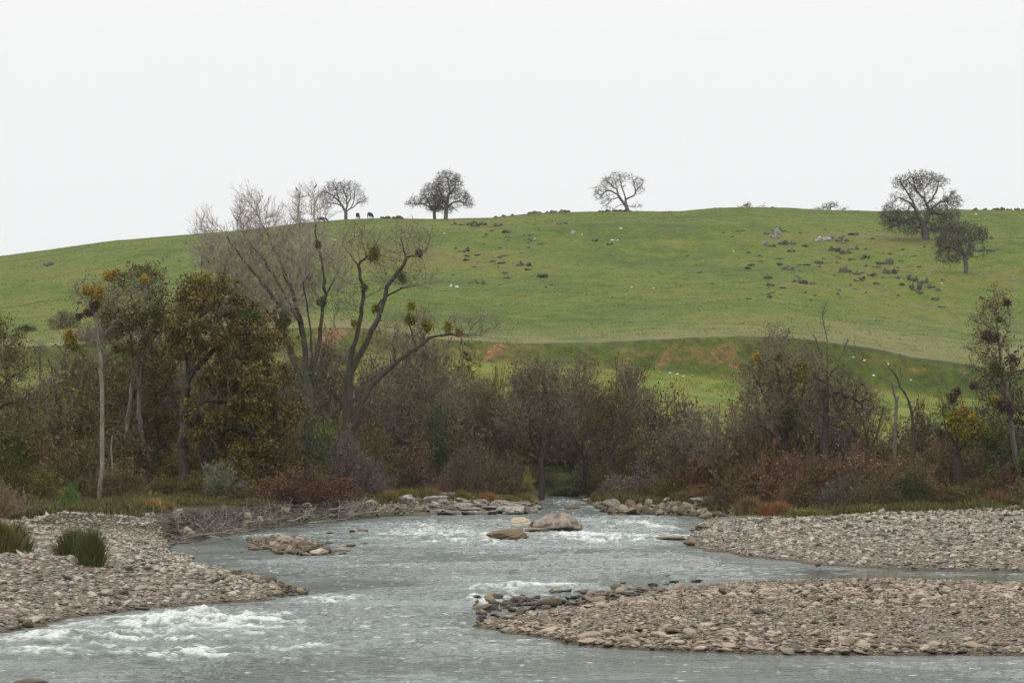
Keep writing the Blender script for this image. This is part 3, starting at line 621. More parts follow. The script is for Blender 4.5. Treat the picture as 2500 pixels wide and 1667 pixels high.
# ------------------------------------------------------------------ outcrops on the hill
hill = [ # u, v, w, h
 (1100,519,40,12),(1137,521,22,10),(1078,518,12,9),(1061,518,10,6),(1040,517,10,6),(1132,530,10,6),(1164,535,22,8),(1290,514,26,5),(1067,578,18,9),(1073,598,12,6),(1054,578,8,5),(1096,588,18,4),(1158,605,14,5),(1196,610,18,10),(1216,612,14,7),(1237,636,16,9),(1248,638,14,7),
 (1160,628,12,5),(1102,650,26,8),(1130,601,16,4),(1165,640,22,5),(1040,632,8,4),(1214,620,14,5),(1160,588,14,4),(1373,556,22,7),(1400,562,16,4),(1216,550,8,4),(1240,562,10,4),
 (1781,536,24,14),(1778,546,26,12),(1762,538,10,6),(1800,532,18,4),(1760,562,14,12),(1772,567,14,7),(1798,562,18,12),(1818,560,20,8),(1816,578,16,8),(1848,567,12,6),(1895,554,26,12),(1908,548,14,18),(1930,553,32,12),(1880,556,14,8),
 (1916,576,28,12),(1938,581,34,12),(1960,573,20,8),(1985,596,26,8),(1960,598,14,7),(1718,582,8,6),(1724,610,18,10),(1718,618,12,7),(1810,620,24,8),(1818,614,30,5),(1850,610,12,5),(1883,606,28,9),(1939,626,26,16),(1990,612,10,5),
 (1830,648,24,8),(1845,650,36,11),(1860,652,26,7),(1762,640,18,9),(1770,656,26,7),(1798,662,14,5),(1968,630,18,10),(2003,633,16,6),(1978,640,10,5),(2030,606,34,12),(2012,614,18,6),(2042,628,38,12),(2062,640,22,8),(2058,623,18,8),(2090,638,16,8),(2100,645,24,12),(2118,649,26,12),
 (2106,666,32,16),(2136,662,22,8),(2070,656,12,6),(2152,668,16,7),(2010,652,14,5),(2226,571,14,9),(2246,578,18,10),(2278,578,18,8),(2294,573,12,6),(2260,548,12,8),(2275,548,12,6),(2210,558,8,6),(2233,560,8,5),(1975,646,18,5),(2150,690,20,7),(2165,706,20,5),(2112,672,14,6),(2068,600,10,5),(1748,590,8,5),(1790,595,16,4),(1680,545,8,4),(1700,530,14,4),(1960,540,14,8),(1938,560,12,5),
 (2200,492,0,0)]
_r = np.random.default_rng(31)
hill += [(int(_r.normal(1900, 150)), int(_r.uniform(525, 690)), int(_r.uniform(5, 12)), int(_r.uniform(3, 7))) for _ in range(60)]+[(int(_r.normal(1160, 80)), int(_r.uniform(515, 665)), int(_r.uniform(4, 10)), 4) for _ in range(26)]+[(int(_r.uniform(380, 900)), int(_r.uniform(560, 700)), int(_r.uniform(4, 12)), 4) for _ in range(16)]
for i, (u, v, w, h) in enumerate(hill):
    if w == 0: continue
    pale = i in (28, 29, 32, 38, 39, 41)
    where = 'above the left oaks\' slope' 
    if u < 1300: lb = 'dark low rock outcrop in the grass left of the hill centre' if v > 545 else 'dark rock outcrop just below the ridge right of the oak pair'
    elif u < 1500: lb = 'small dark outcrop in the middle of the hill'
    elif u < 2000: lb = 'pale weathered outcrop among the dark ones on the right slope' if pale else ('dark outcrop on the right slope well above the cut bank' if v > 600 else 'dark outcrop on the upper right slope left of the big oaks')
    else: lb = 'dark outcrop on the slope below the big oaks' if u < 2170 else 'dark outcrop right of the lower oak'
    nn = max(2, int(w/5)); r = np.random.default_rng(1200+i)
    x, D, z = hit(u, v, 300)
    m_ = D/F; pcs = []
    for k in range(nn+5):
        vv_, ff_ = rock_shape(2, 9, 10, r, .04); far = k >= nn
        sc = np.array([w/nn*r.uniform(.7, 1.9), w/nn*1.6*r.uniform(.6, 1.4), h*1.25*r.uniform(.35, .95)])*m_*(.45 if far else 1)
        px = (r.uniform(-.5, .5))*w*m_*(1.15 if far else .9); py = r.uniform(-.5, .5)*w*m_*(1.3 if far else 1.0)
        vv_ = vv_*sc*.5@rotz(r.uniform(0, 3)).T+np.array([px, py, tz(x+px, D+py)-z+sc[2]*.28]); pcs.append((vv_, ff_, 0))
    o = obj('outcrop', mesh('outcrop', pcs, M['hillpale'] if pale else M['hillrock'], False), loc=(x, D, z))
    tag(o, lb, 'rock outcrop', 'rock outcrops on the green hill')
for i, (u, v, w) in enumerate([(1085,534,0)]): pass
ridge_rocks = [(1218,494,14),(1228,492,16),(1238,491,12),(1262,490,18),(1272,490,14),(1295,489,20),(1303,489,14),(1160,500,14),(1140,501,10),(1178,498,12),(1380,487,16),(1396,488,16),(1412,489,10),(1432,488,24),(1424,488,14),(1448,489,12),(1462,488,10),(1640,480,8),(1540,487,8),(1655,480,10),(1700,479,10),(1760,479,8),(1775,480,10),
  (2240,484,12),(2260,484,10),(2285,485,14),(2300,485,18),(2318,485,14),(2338,485,16),(2350,485,12),(920,502,18),(892,502,16),(880,502,10),(905,501,12),(1090,502,10),(112,610,18),(108,607,10)]
for i, (u, v, w) in enumerate(ridge_rocks):
    D = 568 if i < 34 else 520
    x = (u-CX)/F*D
    if i >= 35: x, D, z = hit(u, v, 300)
    z = tz(x, D); r = np.random.default_rng(1500+i); pcs = []
    for k in range(4):
        vv_, ff_ = rock_shape(2, 9, 10, r, .04); s_ = w*D/F*r.uniform(.35, .75)
        px = r.uniform(-.4, .4)*w*D/F
        pcs.append((vv_*np.array([s_, s_, s_*.75])*.5+np.array([px, r.uniform(-.5, .5), s_*.14]), ff_, 0))
    where = 'between the oak pair and the lone oak' if u < 1340 and u > 1000 else ('at the foot of the lone oak' if u < 1500 and u > 1340 else ('right of the grazing cattle' if 800 < u < 1000 else ('left of the small shrubs' if 1500 < u < 2000 else ('right of the biggest oak' if u > 2000 else 'at the far left of the hill'))))
    o = obj('ridge_rock', mesh('ridge_rock', pcs, M['hillrock'], False), loc=(x, D, z))
    tag(o, 'dark grey rock on the skyline '+where if u > 200 else 'dark grey rock '+where, 'rock', 'rocks along the skyline')
whites = [(1021,537,6),(768,554,10),(812,540,8),(822,539,5),(790,545,5),(1319,537,13),(1337,541,4),(1427,526,7),(1407,552,6),(1419,553,6),(1228,549,4),(1036,660,9),(1049,661,7),(1685,578,4),(2163,651,4),(2143,524,5),(2170,484,5),(2242,493,5),(1500,663,5),(1450,660,4),(2008,866,5),(1985,833,5),(1960,830,7),(2040,840,5),(2092,875,6),(1540,858,7),(1556,861,6),(1570,866,5),(1590,863,4),(1190,866,6),(1205,864,5),(1180,872,5),(1240,868,5),(1113,860,4),(1000,868,5),(985,872,4)]
for i, (u, v, w) in enumerate(whites):
    x, D, z = hit(u, v, 262); r = np.random.default_rng(1700+i); s_ = w*D/F
    vv_, ff_ = rock_shape(2, 9, 10, r, .03)
    o = obj('white_rock', mesh('white_rock', [(vv_*np.array([s_, s_*.8, s_*.6])*.5, ff_, 0)], M['hillpale'] if i == 5 else M['white'], False), loc=(x, D, z+s_*.12))
    lb = 'grey white peaked rock alone on the upper slope' if i == 5 else ('white stone in the meadow by the fence' if v > 850 else ('white stone on the cut bank at right' if v > 820 else ('white stone on the slope below the cattle' if u < 830 else 'white stone in the grass of the hillside')))
    tag(o, lb, 'rock', 'white stones in the grass')
# ------------------------------------------------------------------ trees
def tubes(a, b, ra, rb, k):
    """frusta between points a and b (n x 3)"""
    d = b-a; L = np.linalg.norm(d, axis=1)[:, None]+1e-9; d = d/L
    ref = np.where(np.abs(d[:, 2:3]) < .9, np.array([[0, 0, 1.0]]), np.array([[1.0, 0, 0]]))
    s = np.cross(d, ref); s /= np.linalg.norm(s, axis=1)[:, None]; t = np.cross(d, s)
    th = np.arange(k)*2*np.pi/k; n = len(a)
    ring = s[:, None, :]*np.cos(th)[None, :, None]+t[:, None, :]*np.sin(th)[None, :, None]
    A_ = a[:, None, :]+ring*ra[:, None, None]; B_ = b[:, None, :]+d[:, None, :]*(rb*.4)[:, None, None]+ring*rb[:, None, None]
    v = np.concatenate([A_, B_], 1).reshape(-1, 3)
    i = np.arange(n)[:, None]*2*k; j = np.arange(k)[None, :]; j2 = (j+1) % k
    f = np.stack([i+j, i+j2, i+k+j2, i+k+j], -1).reshape(-1, 4)
    return v, f
def unit(v): return v/(np.linalg.norm(v, axis=-1, keepdims=True)+1e-9)
def grow(pos, par, att, step, infl, kill, iters, r, jit=.25, trop=0.0):
    pos = list(pos); par = list(par); nch = [0]*len(pos)
    Pn = np.array(pos); att = np.array(att)
    d = np.linalg.norm(att[:, None]-Pn[None], axis=2); near = d.argmin(1); dist = d.min(1)
    for it in range(iters):
        act = dist < infl
        if not act.any(): 
            infl *= 1.5; act = dist < infl
            if not act.any(): break
        idx = near[act]; Pn = np.array(pos)
        dirs = unit(att[act]-Pn[idx])
        un, inv = np.unique(idx, return_inverse=True)
        S = np.zeros((len(un), 3)); np.add.at(S, inv, dirs)
        S = unit(S); S = S+r.normal(0, jit, S.shape); S[:, 2] += trop; S = unit(S)
        ok = np.array([nch[i] < 4 for i in un])
        if not ok.all():
            full = set(un[~ok].tolist()); kp = np.array([not (a_ and (i in full)) for a_, i in zip(act, near)])
            att, dist, near = att[kp], dist[kp], near[kp]
            if len(att) == 0: break
        un, S = un[ok], S[ok]
        if len(un) == 0: continue
        newp = Pn[un]+S*step; base = len(pos)
        for i, q in zip(un, newp): pos.append(q); par.append(int(i)); nch[i] += 1; nch.append(0)
        dn = np.linalg.norm(att[:, None]-newp[None], axis=2); m = dn.min(1); am = dn.argmin(1)+base
        up = m < dist; dist = np.where(up, m, dist); near = np.where(up, am, near)
        keep = dist > kill; att, dist, near = att[keep], dist[keep], near[keep]
        if len(att) == 0 or len(pos) > 9000: break
    return np.array(pos), np.array(par)
def ellipsoids(envs, n, r, D, base):
    """points in ellipsoids given in view pixels (cu, cv, ru, rv[, weight, depth offset])"""
    wt = np.array([e[2]*e[3]*(e[4] if len(e) > 4 else 1) for e in envs], float); wt /= wt.sum(); out = []
    for e, w in zip(envs, wt):
        k = max(3, int(n*w)); q = unit(r.normal(size=(k, 3)))*r.uniform(.15, 1, (k, 1))**(1/2.2)
        c = P(e[0], e[1], D)+np.array([0, e[5] if len(e) > 5 else 0, 0]); m_ = D/F
        out.append(c+q*np.array([e[2]*m_, min(e[2], e[3]*1.3)*m_*.85, e[3]*m_]))
    return np.concatenate(out)-base
def ribbons(a, b, ra, rb, r):
    d = unit(b-a); s = unit(np.cross(d, r.normal(size=d.shape)))
    v = np.stack([a-s*ra[:, None], a+s*ra[:, None], b+s*rb[:, None], b-s*rb[:, None]], 1).reshape(-1, 3)
    return v, np.arange(len(a)*4).reshape(-1, 4)
def twigs(p, d, n, L, rad, r, spread=.7, up=0.0, k=3):
    """n two piece twigs from every point"""
    p = np.repeat(p, n, 0); d = np.repeat(d, n, 0)
    dd = unit(d+r.normal(0, spread, d.shape)+np.array([0, 0, up])); l = L*r.uniform(.5, 1.2, (len(p), 1))
    m = p+dd*l*.5; d2 = unit(dd+r.normal(0, .35, dd.shape)+np.array([0, 0, up])); e = m+d2*l*.5
    v1, f1 = tubes(p, m, np.full(len(p), rad), np.full(len(p), rad*.75), k)
    v2, f2 = ribbons(m, e, np.full(len(p), rad*.9), np.full(len(p), rad*.4), r)
    d3 = unit(dd+r.normal(0, .6, dd.shape)+np.array([0, 0, up])); e3 = m+d3*l*r.uniform(.25, .55, (len(p), 1))
    v3, f3 = ribbons(m, e3, np.full(len(p), rad*.8), np.full(len(p), rad*.35), r)
    d4 = unit(d2+r.normal(0, .6, dd.shape)+np.array([0, 0, up])); q = (m+e)/2; e4 = q+d4*l*r.uniform(.2, .45, (len(p), 1))
    v4, f4 = ribbons(q, e4, np.full(len(p), rad*.8), np.full(len(p), rad*.35), r)
    return [(v1, f1), (v2, f2), (v3, f3), (v4, f4)], np.concatenate([m, e, e3, e4]), np.concatenate([dd, d2, d3, d4])
def leaves(p, size, r, droop=0.0, aspect=2.0):
    n = len(p); p = p+r.normal(0, size*.7, p.shape)
    a = unit(r.normal(size=(n, 3))+np.array([0, 0, -droop])); b = unit(np.cross(a, r.normal(size=(n, 3))))
    s = size*r.uniform(.5, 1.3, (n, 1)); 
    v = np.stack([p-a*s*.5, p+b*s/aspect*.5, p+a*s*.5, p-b*s/aspect*.5], 1).reshape(-1, 3)
    return v, np.arange(n*4).reshape(-1, 4)
def skeleton(limbs, D, base, step, r, wander=.5):
    """limbs: polylines in view pixels; the first starts at the base; others attach to the nearest node already there"""
    pos = []; par = []
    for li, L in enumerate(limbs):
        pts = [P(p[0], p[1], D+(p[2] if len(p) > 2 else 0))-base for p in L]
        if li == 0: pts[0] = np.array([pts[0][0], pts[0][1], -.3]); pos.append(pts[0]); par.append(-1); prev = 0; start = 1; q0 = pts[0]
        else:
            A_ = np.array(pos); prev = int(np.linalg.norm((A_-pts[0])*np.array([1, .3, 1]), axis=1).argmin()); q0 = A_[prev]; start = 0
        off = np.zeros(3); drift = r.normal(0, wander*.25) if li else 0
        for q in pts[start:]:
            q = q.copy(); L_ = np.linalg.norm(q-q0); n = max(1, int(round(L_/step)))
            off[1] += drift*L_
            q = q+off*np.array([0, 1, 0])
            for k in range(1, n+1):
                w = q0+(q-q0)*k/n+(r.normal(0, .13*step, 3) if k < n else 0)
                pos.append(w); par.append(prev); prev = len(pos)-1
            q0 = q
    return pos, par
def tree_parts(pos, par, r, rroot, rtip, thr, twig_n, twig_L, twig_r, leafn=0, leaf_size=.15, up=0.0, spread=.7, droop=0.0, smooth=1, twig_max=None, leaf_keep=1.0):
    n = len(pos); par = np.array(par)
    for _ in range(smooth):
        ch = np.zeros((n, 3)); cnt = np.zeros(n); k = par >= 0
        np.add.at(ch, par[k], pos[k]); np.add.at(cnt, par[k], 1)
        q = pos.copy(); m = k & (cnt == 1); q[m] = .5*pos[m]+.25*(pos[par[m]]+ch[m]); pos = q
    cnt = np.zeros(n); nch = np.zeros(n, int)
    for i in range(n-1, -1, -1):
        if nch[i] == 0: cnt[i] = 1
        if par[i] >= 0: cnt[par[i]] += cnt[i]; nch[par[i]] += 1
    root = cnt[par < 0].max(); p = math.log(max(root, 2))/math.log(rroot/rtip)
    rad = rtip*cnt**(1/p)
    # taper along long runs without forks
    dist = np.zeros(n)
    for i in range(n):
        if par[i] >= 0: dist[i] = dist[par[i]]+np.linalg.norm(pos[i]-pos[par[i]])
    rad = np.maximum(rad*(1-.38*dist/max(dist.max(), 1)), rtip*.8)
    e = np.where(par >= 0)[0]; a = pos[par[e]]; b = pos[e]; rb = rad[e]; ra = np.minimum(rad[par[e]], rb*1.5)
    big = rb > thr; trunk = []; crown = []
    vbig = rb > .12
    if vbig.any(): v, f = tubes(a[vbig], b[vbig], ra[vbig], rb[vbig], 9); trunk.append((v, f, 0))
    m = big & ~vbig
    if m.any(): v, f = tubes(a[m], b[m], ra[m], rb[m], 5); trunk.append((v, f, 0))
    m = ~big
    if m.any(): v, f = tubes(a[m], b[m], ra[m], rb[m], 3); crown.append((v, f, 0))
    tm = e[(rb < (twig_max or thr*1.2))]
    if twig_n and len(tm):
        tp = pos[tm]; td = unit(pos[tm]-pos[par[tm]])
        pcs, ends, ed = twigs(tp, td, twig_n, twig_L, twig_r, r, spread, up)
        for v, f in pcs: crown.append((v, f, 0))
        if leafn:
            k = int(len(ends)*leafn)
            # clumpy: keep leaves where a coarse noise is high
            sel = r.integers(0, len(ends), int(k*1.8)); lp = ends[sel]
            nzv = fbm(lp[:, 0]*.9+lp[:, 1]*.7+50, lp[:, 2]*.9+lp[:, 1]*.4+50, 3, int(r.integers(0, 50)))
            lp = lp[nzv > np.quantile(nzv, .4)][:k]
            lv, lf = leaves(lp, leaf_size, r, droop); crown.append((lv, lf, 1))
    return trunk, crown, pos
def mistletoe(root, base, D, items, r):
    for (u, v, rp, mt) in items:
        c = P(u, v, D)-base+np.array([0, -1.3 if D < 182 else r.normal(0, .2), 0]); rad = rp*.92*D/F; n = int(90+rp*rp*.9)
        n = int(n*.8); lob = r.normal(0, rad*.27, (4, 3))*np.array([1, 1, 1.15]); lob[:, 2] -= rad*.1; ls_ = r.uniform(.45, .75, 4)
        li = r.integers(0, 4, n); p0 = c+lob[li]*.3; d = unit(r.normal(size=(n, 3))); rr = rad*ls_[li][:, None]
        e = c+lob[li]+d*rr*np.array([1, 1, 1.1]); v1, f1 = ribbons(p0, e, np.full(n, .02), np.full(n, .01), r)
        lp = c+lob[li]+d*rr*r.uniform(.3, 1.0, (n, 1))+r.normal(0, rad*.10, (n, 3)); lp = np.repeat(lp, 3, 0)+r.normal(0, rad*.13, (n*3, 3))
        lv, lf = leaves(lp, max(.11, .0022*D*.4), r, .6, 2.2)
        obj('mistletoe', mesh('mistletoe', [(v1, f1, 0), (lv, lf, 1)], [M['twig_brown'], M[mt]]), root)
def tree(name, label, cat, D, limbs, envs, nat, rroot, bark_='bark_grey', twig='twig_grey', leaf=None, step=.55, kill=None, infl=4.0, rtip=.016, thr=.05, twig_n=3, twig_L=.9, twig_r=.011,
         leafn=0, leaf_size=.16, up=.1, spread=.65, droop=0, mist=(), group=None, seed=1, jit=.25, trop=.0, iters=160, wander=.6, leafpart='crown'):
    r = np.random.default_rng(seed); bu = limbs[0][0][0]; x = (bu-CX)/F*D; z = max(tz(x, D), .02); base = np.array([x, D, z])
    pos, par = skeleton(limbs, D, base, step, r, wander)
    if nat:
        att = ellipsoids(envs, nat, r, D, base); att = att[att[:, 2] > .3]
        pos, par = grow(pos, par, att, step, infl, kill or step*.95, iters, r, jit, trop)
        print('TREE', label[:40], len(pos), nat)
    else: pos = np.array(pos); par = np.array(par)
    tr, cr, pos = tree_parts(pos, par, r, rroot, rtip, thr, twig_n, twig_L, twig_r, leafn, leaf_size, up, spread, droop)
    root = empty(name, base); tag(root, label, cat, group)
    if tr: obj('trunk', mesh('trunk', tr, M[bark_], True), root)
    if cr: obj('crown', mesh('crown', cr, [M[twig], M[leaf or 'leaf_brown']]), root)
    mistletoe(root, base, D, mist, r)
    return root
# --- the bare cottonwoods and the grove on the left
tree('bare_tree', 'wide bare grey tree whose fan of branches rises above the hill behind the rusty oak', 'tree', 186,
 [[(712,1125),(710,1040),(708,960),(706,900),(705,870)],
  [(703,900),(682,850),(664,795),(642,748),(602,705),(562,662),(522,622),(484,582),(458,548)],
  [(664,795),(640,770),(598,738),(556,712),(520,690,1)],
  [(704,870),(700,800),(690,740),(674,682),(650,620),(622,560),(596,505),(582,462)],
  [(642,700),(600,650),(560,600),(530,560),(515,530)],
  [(690,740),(660,690),(632,640),(600,590),(560,540),(545,510)],
  [(712,860),(716,790),(712,730),(702,660),(704,600),(696,540),(700,470)],
  [(716,860),(732,800),(736,740),(744,700),(762,650),(786,600),(798,560)],
  [(736,760),(746,690),(742,620),(730,560),(722,490),(724,440)]],
 [(520,590,85,55,.8),(600,600,90,80),(590,530,60,70,.6),(700,600,80,90),(710,500,45,60,.6),(770,620,40,60,.8),(650,690,90,60),(560,660,80,50),(575,470,20,30,.5),(480,530,35,35,.6)], 5200, .50, 'bark_moss', 'twig_pale',
 step=.5, rtip=.013, twig_n=4, twig_L=1.3, twig_r=.014, up=.6, spread=.42, seed=11, trop=.15, infl=3.2,
 mist=[(656,728,18,'mist_green'),(650,745,20,'mist_green'),(742,690,12,'mist_green'),(700,640,12,'mist_green'),(730,560,8,'mist_green')])
tree('bare_tree', 'leaning bare tree with forked mossy limbs and mistletoe balls, right of the wide bare tree', 'tree', 189,
 [[(800,1100),(797,1000),(797,940),(799,890),(801,844),(810,800),(823,754),(830,720),(834,689),(834,653),(823,610),(805,585),(787,563),(780,540)],
  [(823,610),(841,592),(836,570),(830,552),(832,525)],[(787,563),(795,535),(800,520)],[(841,592),(858,575),(868,550)],
  [(805,860),(826,815),(848,772),(862,745),(873,718),(885,685),(895,650),(910,630),(927,610),(934,592),(970,582),(1006,563)],
  [(934,592),(927,575),(921,549),(925,520)],[(970,582),(985,560),(995,535)],
  [(862,720),(873,690),(900,672),(923,661),(945,650),(963,625),(975,610)],[(923,661),(960,655),(1000,650)],
  [(834,689),(860,672),(880,660)],[(810,800),(780,770),(765,740)],
  [(812,985),(820,950),(830,925),(855,880),(882,855),(909,833),(935,815),(956,801),(975,785),(999,772),(1026,768),(1053,772),(1075,768),(1096,762),(1139,758)],
  [(956,801),(948,775),(943,754),(938,729),(940,700)],[(1075,768),(1090,745),(1120,725)],[(1053,772),(1100,770),(1150,745)],[(909,833),(900,790),(915,760)],[(956,801),(990,810),(1020,820)]],
 [(830,560,50,45,.7),(940,560,60,45,.8),(960,640,50,30,.7),(1080,745,70,28,.8),(960,730,50,30,.5),(790,690,40,50,.3),(890,610,50,50,.4),(890,780,70,50,.5)], 2300, .5, 'bark_moss', 'twig_grey',
 step=.5, rtip=.016, twig_n=3, twig_L=.95, twig_r=.012, up=.3, spread=.55, seed=12, infl=3.5,
 mist=[(859,585,21,'mist_yellow'),(941,731,18,'mist_yellow'),(981,747,15,'mist_yellow'),(1027,749,12,'mist_yellow'),(1053,763,7,'mist_yellow'),(923,637,12,'mist_green'),(946,701,10,'mist_yellow'),(963,582,9,'mist_dark'),(835,660,7,'mist_green'),(862,708,10,'mist_yellow'),(815,740,8,'mist_yellow')])
tree('oak_tree', 'broad oak with rusty orange hanging leaves at the left riverbank', 'tree', 168,
 [[(419,1130),(420,1050),(421,955),(425,910),(429,877),(431,840),(433,798),(445,744),(437,717),(440,690)],
  [(429,877),(441,857),(470,825),(491,799),(505,780),(519,760),(545,768),(577,771),(600,775)],[(445,744),(470,720),(490,690),(500,665)],
  [(491,799),(530,810),(560,830),(600,850)],[(421,955),(460,930),(500,920),(540,915)],[(433,798),(415,760),(405,720),(410,690)],
  [(421,990),(450,985),(500,990),(560,985),(600,1000)]],
 [(490,715,95,80,1.2),(565,775,90,65),(440,770,60,70,.8),(570,890,110,80),(625,980,80,80),(580,1060,90,70,.8),(480,960,60,90,.7),(470,650,50,28,.8),(630,820,50,60,.6)], 3800, .42, 'bark_dark', 'twig_grey', 'leaf_rust',
 step=.55, twig_n=3, twig_L=.8, up=-.25, droop=1.0, leafn=4.2, leaf_size=.22, seed=13, infl=3.0,
 mist=[(480,640,12,'mist_yellow'),(455,648,10,'mist_yellow'),(590,720,18,'mist_green'),(570,735,18,'mist_green'),(460,955,14,'mist_dark')])
tree('oak_tree', 'leaning dark trunked oak half hidden under the rusty oak', 'tree', 172,
 [[(478,1120),(482,1060),(491,994),(505,965),(523,935),(530,900),(540,870)],[(491,994),(530,985),(560,1000)],[(491,994),(470,960),(455,930)]],
 [(540,900,90,60),(600,940,70,70),(500,1010,80,60),(650,1050,60,70),(610,1110,50,40)], 1300, .32, 'bark_dark', 'twig_grey', 'leaf_gold', step=.5, twig_n=3, twig_L=.8, twig_r=.016, up=-.3, droop=1, leafn=1.9, leaf_size=.18, seed=14)
tree('broom_tree', 'thin grey forked tree with a brushy olive top left of the rusty oak', 'tree', 172,
 [[(343,1150),(340,1100),(337,1060),(330,1020),(324,986),(319,945),(318,908),(322,870),(328,837),(331,790),(331,732),(335,700),(332,670)],
  [(324,990),(312,975),(300,950)],[(328,837),(345,800),(360,760),(372,730)],[(318,880),(305,840),(298,800),(290,760),(280,720),(270,680)],[(331,740),(310,700),(300,660),(305,630)]],
 [(300,700,75,65),(325,655,60,40,1.2),(350,740,50,50,.8),(280,770,45,45,.5),(330,830,50,50,.4)], 3000, .2, 'bark_grey', 'twig_grey', 'leaf_gold', step=.45, twig_n=3, twig_L=.8, up=-.05, leafn=1.9, leaf_size=.18, seed=15, infl=3,
 mist=[(368,738,20,'mist_green'),(364,715,14,'mist_green'),(273,802,13,'mist_green'),(253,640,16,'mist_orange'),(339,642,9,'mist_orange'),(270,632,9,'mist_orange'),(285,865,14,'mist_green')])
tree('broom_tree', 'slim pale trunk leaning behind the brushy olive topped tree', 'tree', 176,
 [[(283,1140),(286,1070),(289,1005),(294,950),(300,896),(305,860),(308,837),(306,790),(300,740)],[(300,896),(318,870),(335,850)]],
 [(295,760,50,50),(270,830,40,50,.5),(320,800,40,50)], 700, .15, 'bark_pale', 'twig_brown', 'leaf_olive', step=.5, twig_n=3, twig_L=.8, leafn=.5, seed=16)
tree('snapped_trunk', 'pale snapped trunk standing under the olive topped tree', 'tree stump', 166,
 [[(262,1105),(259,1060),(256,1020),(258,1000)]], [], 0, .14, 'bark_pale', 'twig_grey', rtip=.07, thr=.02, twig_n=0, seed=17)
tree('white_trunk_tree', 'tall slender tree with white lower trunk at the left riverbank', 'tree', 157,
 [[(229,1156),(231,1100),(234,1032),(234,970),(234,915),(233,870),(232,837),(229,815),(226,798),(223,775),(222,752),(217,730),(211,713),(205,690)],
  [(229,830),(215,805),(200,785),(185,772),(172,765)],[(232,850),(218,820),(205,800)],[(226,798),(238,775),(250,755),(262,740)],[(222,752),(230,720),(240,690),(248,670)],[(211,713),(195,690),(178,672),(165,655)],
  [(217,730),(222,700),(215,670)]],
 [(205,680,45,40),(235,690,40,40,.7),(180,665,30,20,.5),(255,740,25,25,.3)], 620, .165, 'bark_pale', 'twig_grey', 'leaf_brown', step=.45, thr=.05, twig_n=3, twig_L=.7, leafn=.12, seed=18,
 mist=[(172,783,20,'mist_yellow'),(168,765,12,'mist_orange'),(178,800,11,'mist_green'),(208,672,17,'mist_orange'),(232,690,14,'mist_yellow'),(225,700,16,'mist_dark'),(212,720,12,'mist_dark'),(187,730,8,'mist_dark'),(240,672,12,'mist_orange')])
tree('oak_tree', 'brown leaved oak cut by the left edge of the picture', 'tree', 152,
 [[(-30,1150),(-32,1050),(-30,950),(-20,880),(-5,820)],[(-25,900),(20,870),(50,850)],[(-30,950),(10,930),(60,920)]],
 [(8,775,45,42,1.4),(0,850,70,60,1.4),(-60,760,80,60),(20,850,55,50,1.2),(50,900,60,40),(-60,880,80,60),(40,960,60,40,.7)], 4200, .3, 'bark_dark', 'twig_grey', 'leaf_gold', step=.5, twig_n=3, twig_L=.7, up=-.2, droop=.6, leafn=1.6, leaf_size=.17, seed=19)
tree('evergreen_tree', 'dark evergreen between the rusty oak and the leaning bare tree', 'tree', 174,
 [[(705,1130),(704,1060),(702,1000),(703,940),(704,900)]], [(704,950,28,60),(700,1020,45,60),(680,1060,50,50),(725,1040,30,50,.8)], 700, .2, 'bark_dark', 'twig_brown', 'leaf_green', step=.45, twig_n=3, twig_L=.6, leafn=1.6, leaf_size=.14, seed=20)
for i, (lb, D, bu, envs, lf, nat, ln) in enumerate([
 ('dense olive grey tree filling the gap left of the rusty oak trunk', 180, 370, [(355,850,50,70),(385,940,60,70),(300,930,55,60),(340,1030,70,60)], 'leaf_gold', 2600, 2.8),
 ('olive brown tree behind the white trunk', 184, 150, [(120,960,60,50),(190,990,60,55),(110,1040,70,50)], 'leaf_gold', 1800, 2.2),
 ('dark olive tree behind the lower right of the rusty oak', 182, 655, [(640,900,38,60),(660,980,60,60),(600,1040,80,50)], 'leaf_gold', 1900, 2.8),
 ('brown leaved tree behind the brushy olive tree', 186, 250, [(255,880,45,50),(270,960,60,60),(220,1030,60,60)], 'leaf_gold', 1500, 1.8)]):
    cu = envs[1][0]; cv = envs[1][1]
    tree('thicket_tree', lb, 'tree', D, [[(bu,1150),(bu+3,1080),(bu-2,1020),(cu,cv)],[(bu,1060),(envs[0][0],envs[0][1])],[(bu,1080),(envs[-1][0],envs[-1][1])]], envs, nat, .2, 'bark_dark', 'twig_grey', lf, step=.5, twig_n=3, twig_L=.85, twig_r=.018, up=-.15, droop=.6, leafn=ln, leaf_size=.2, seed=140+i, infl=3)
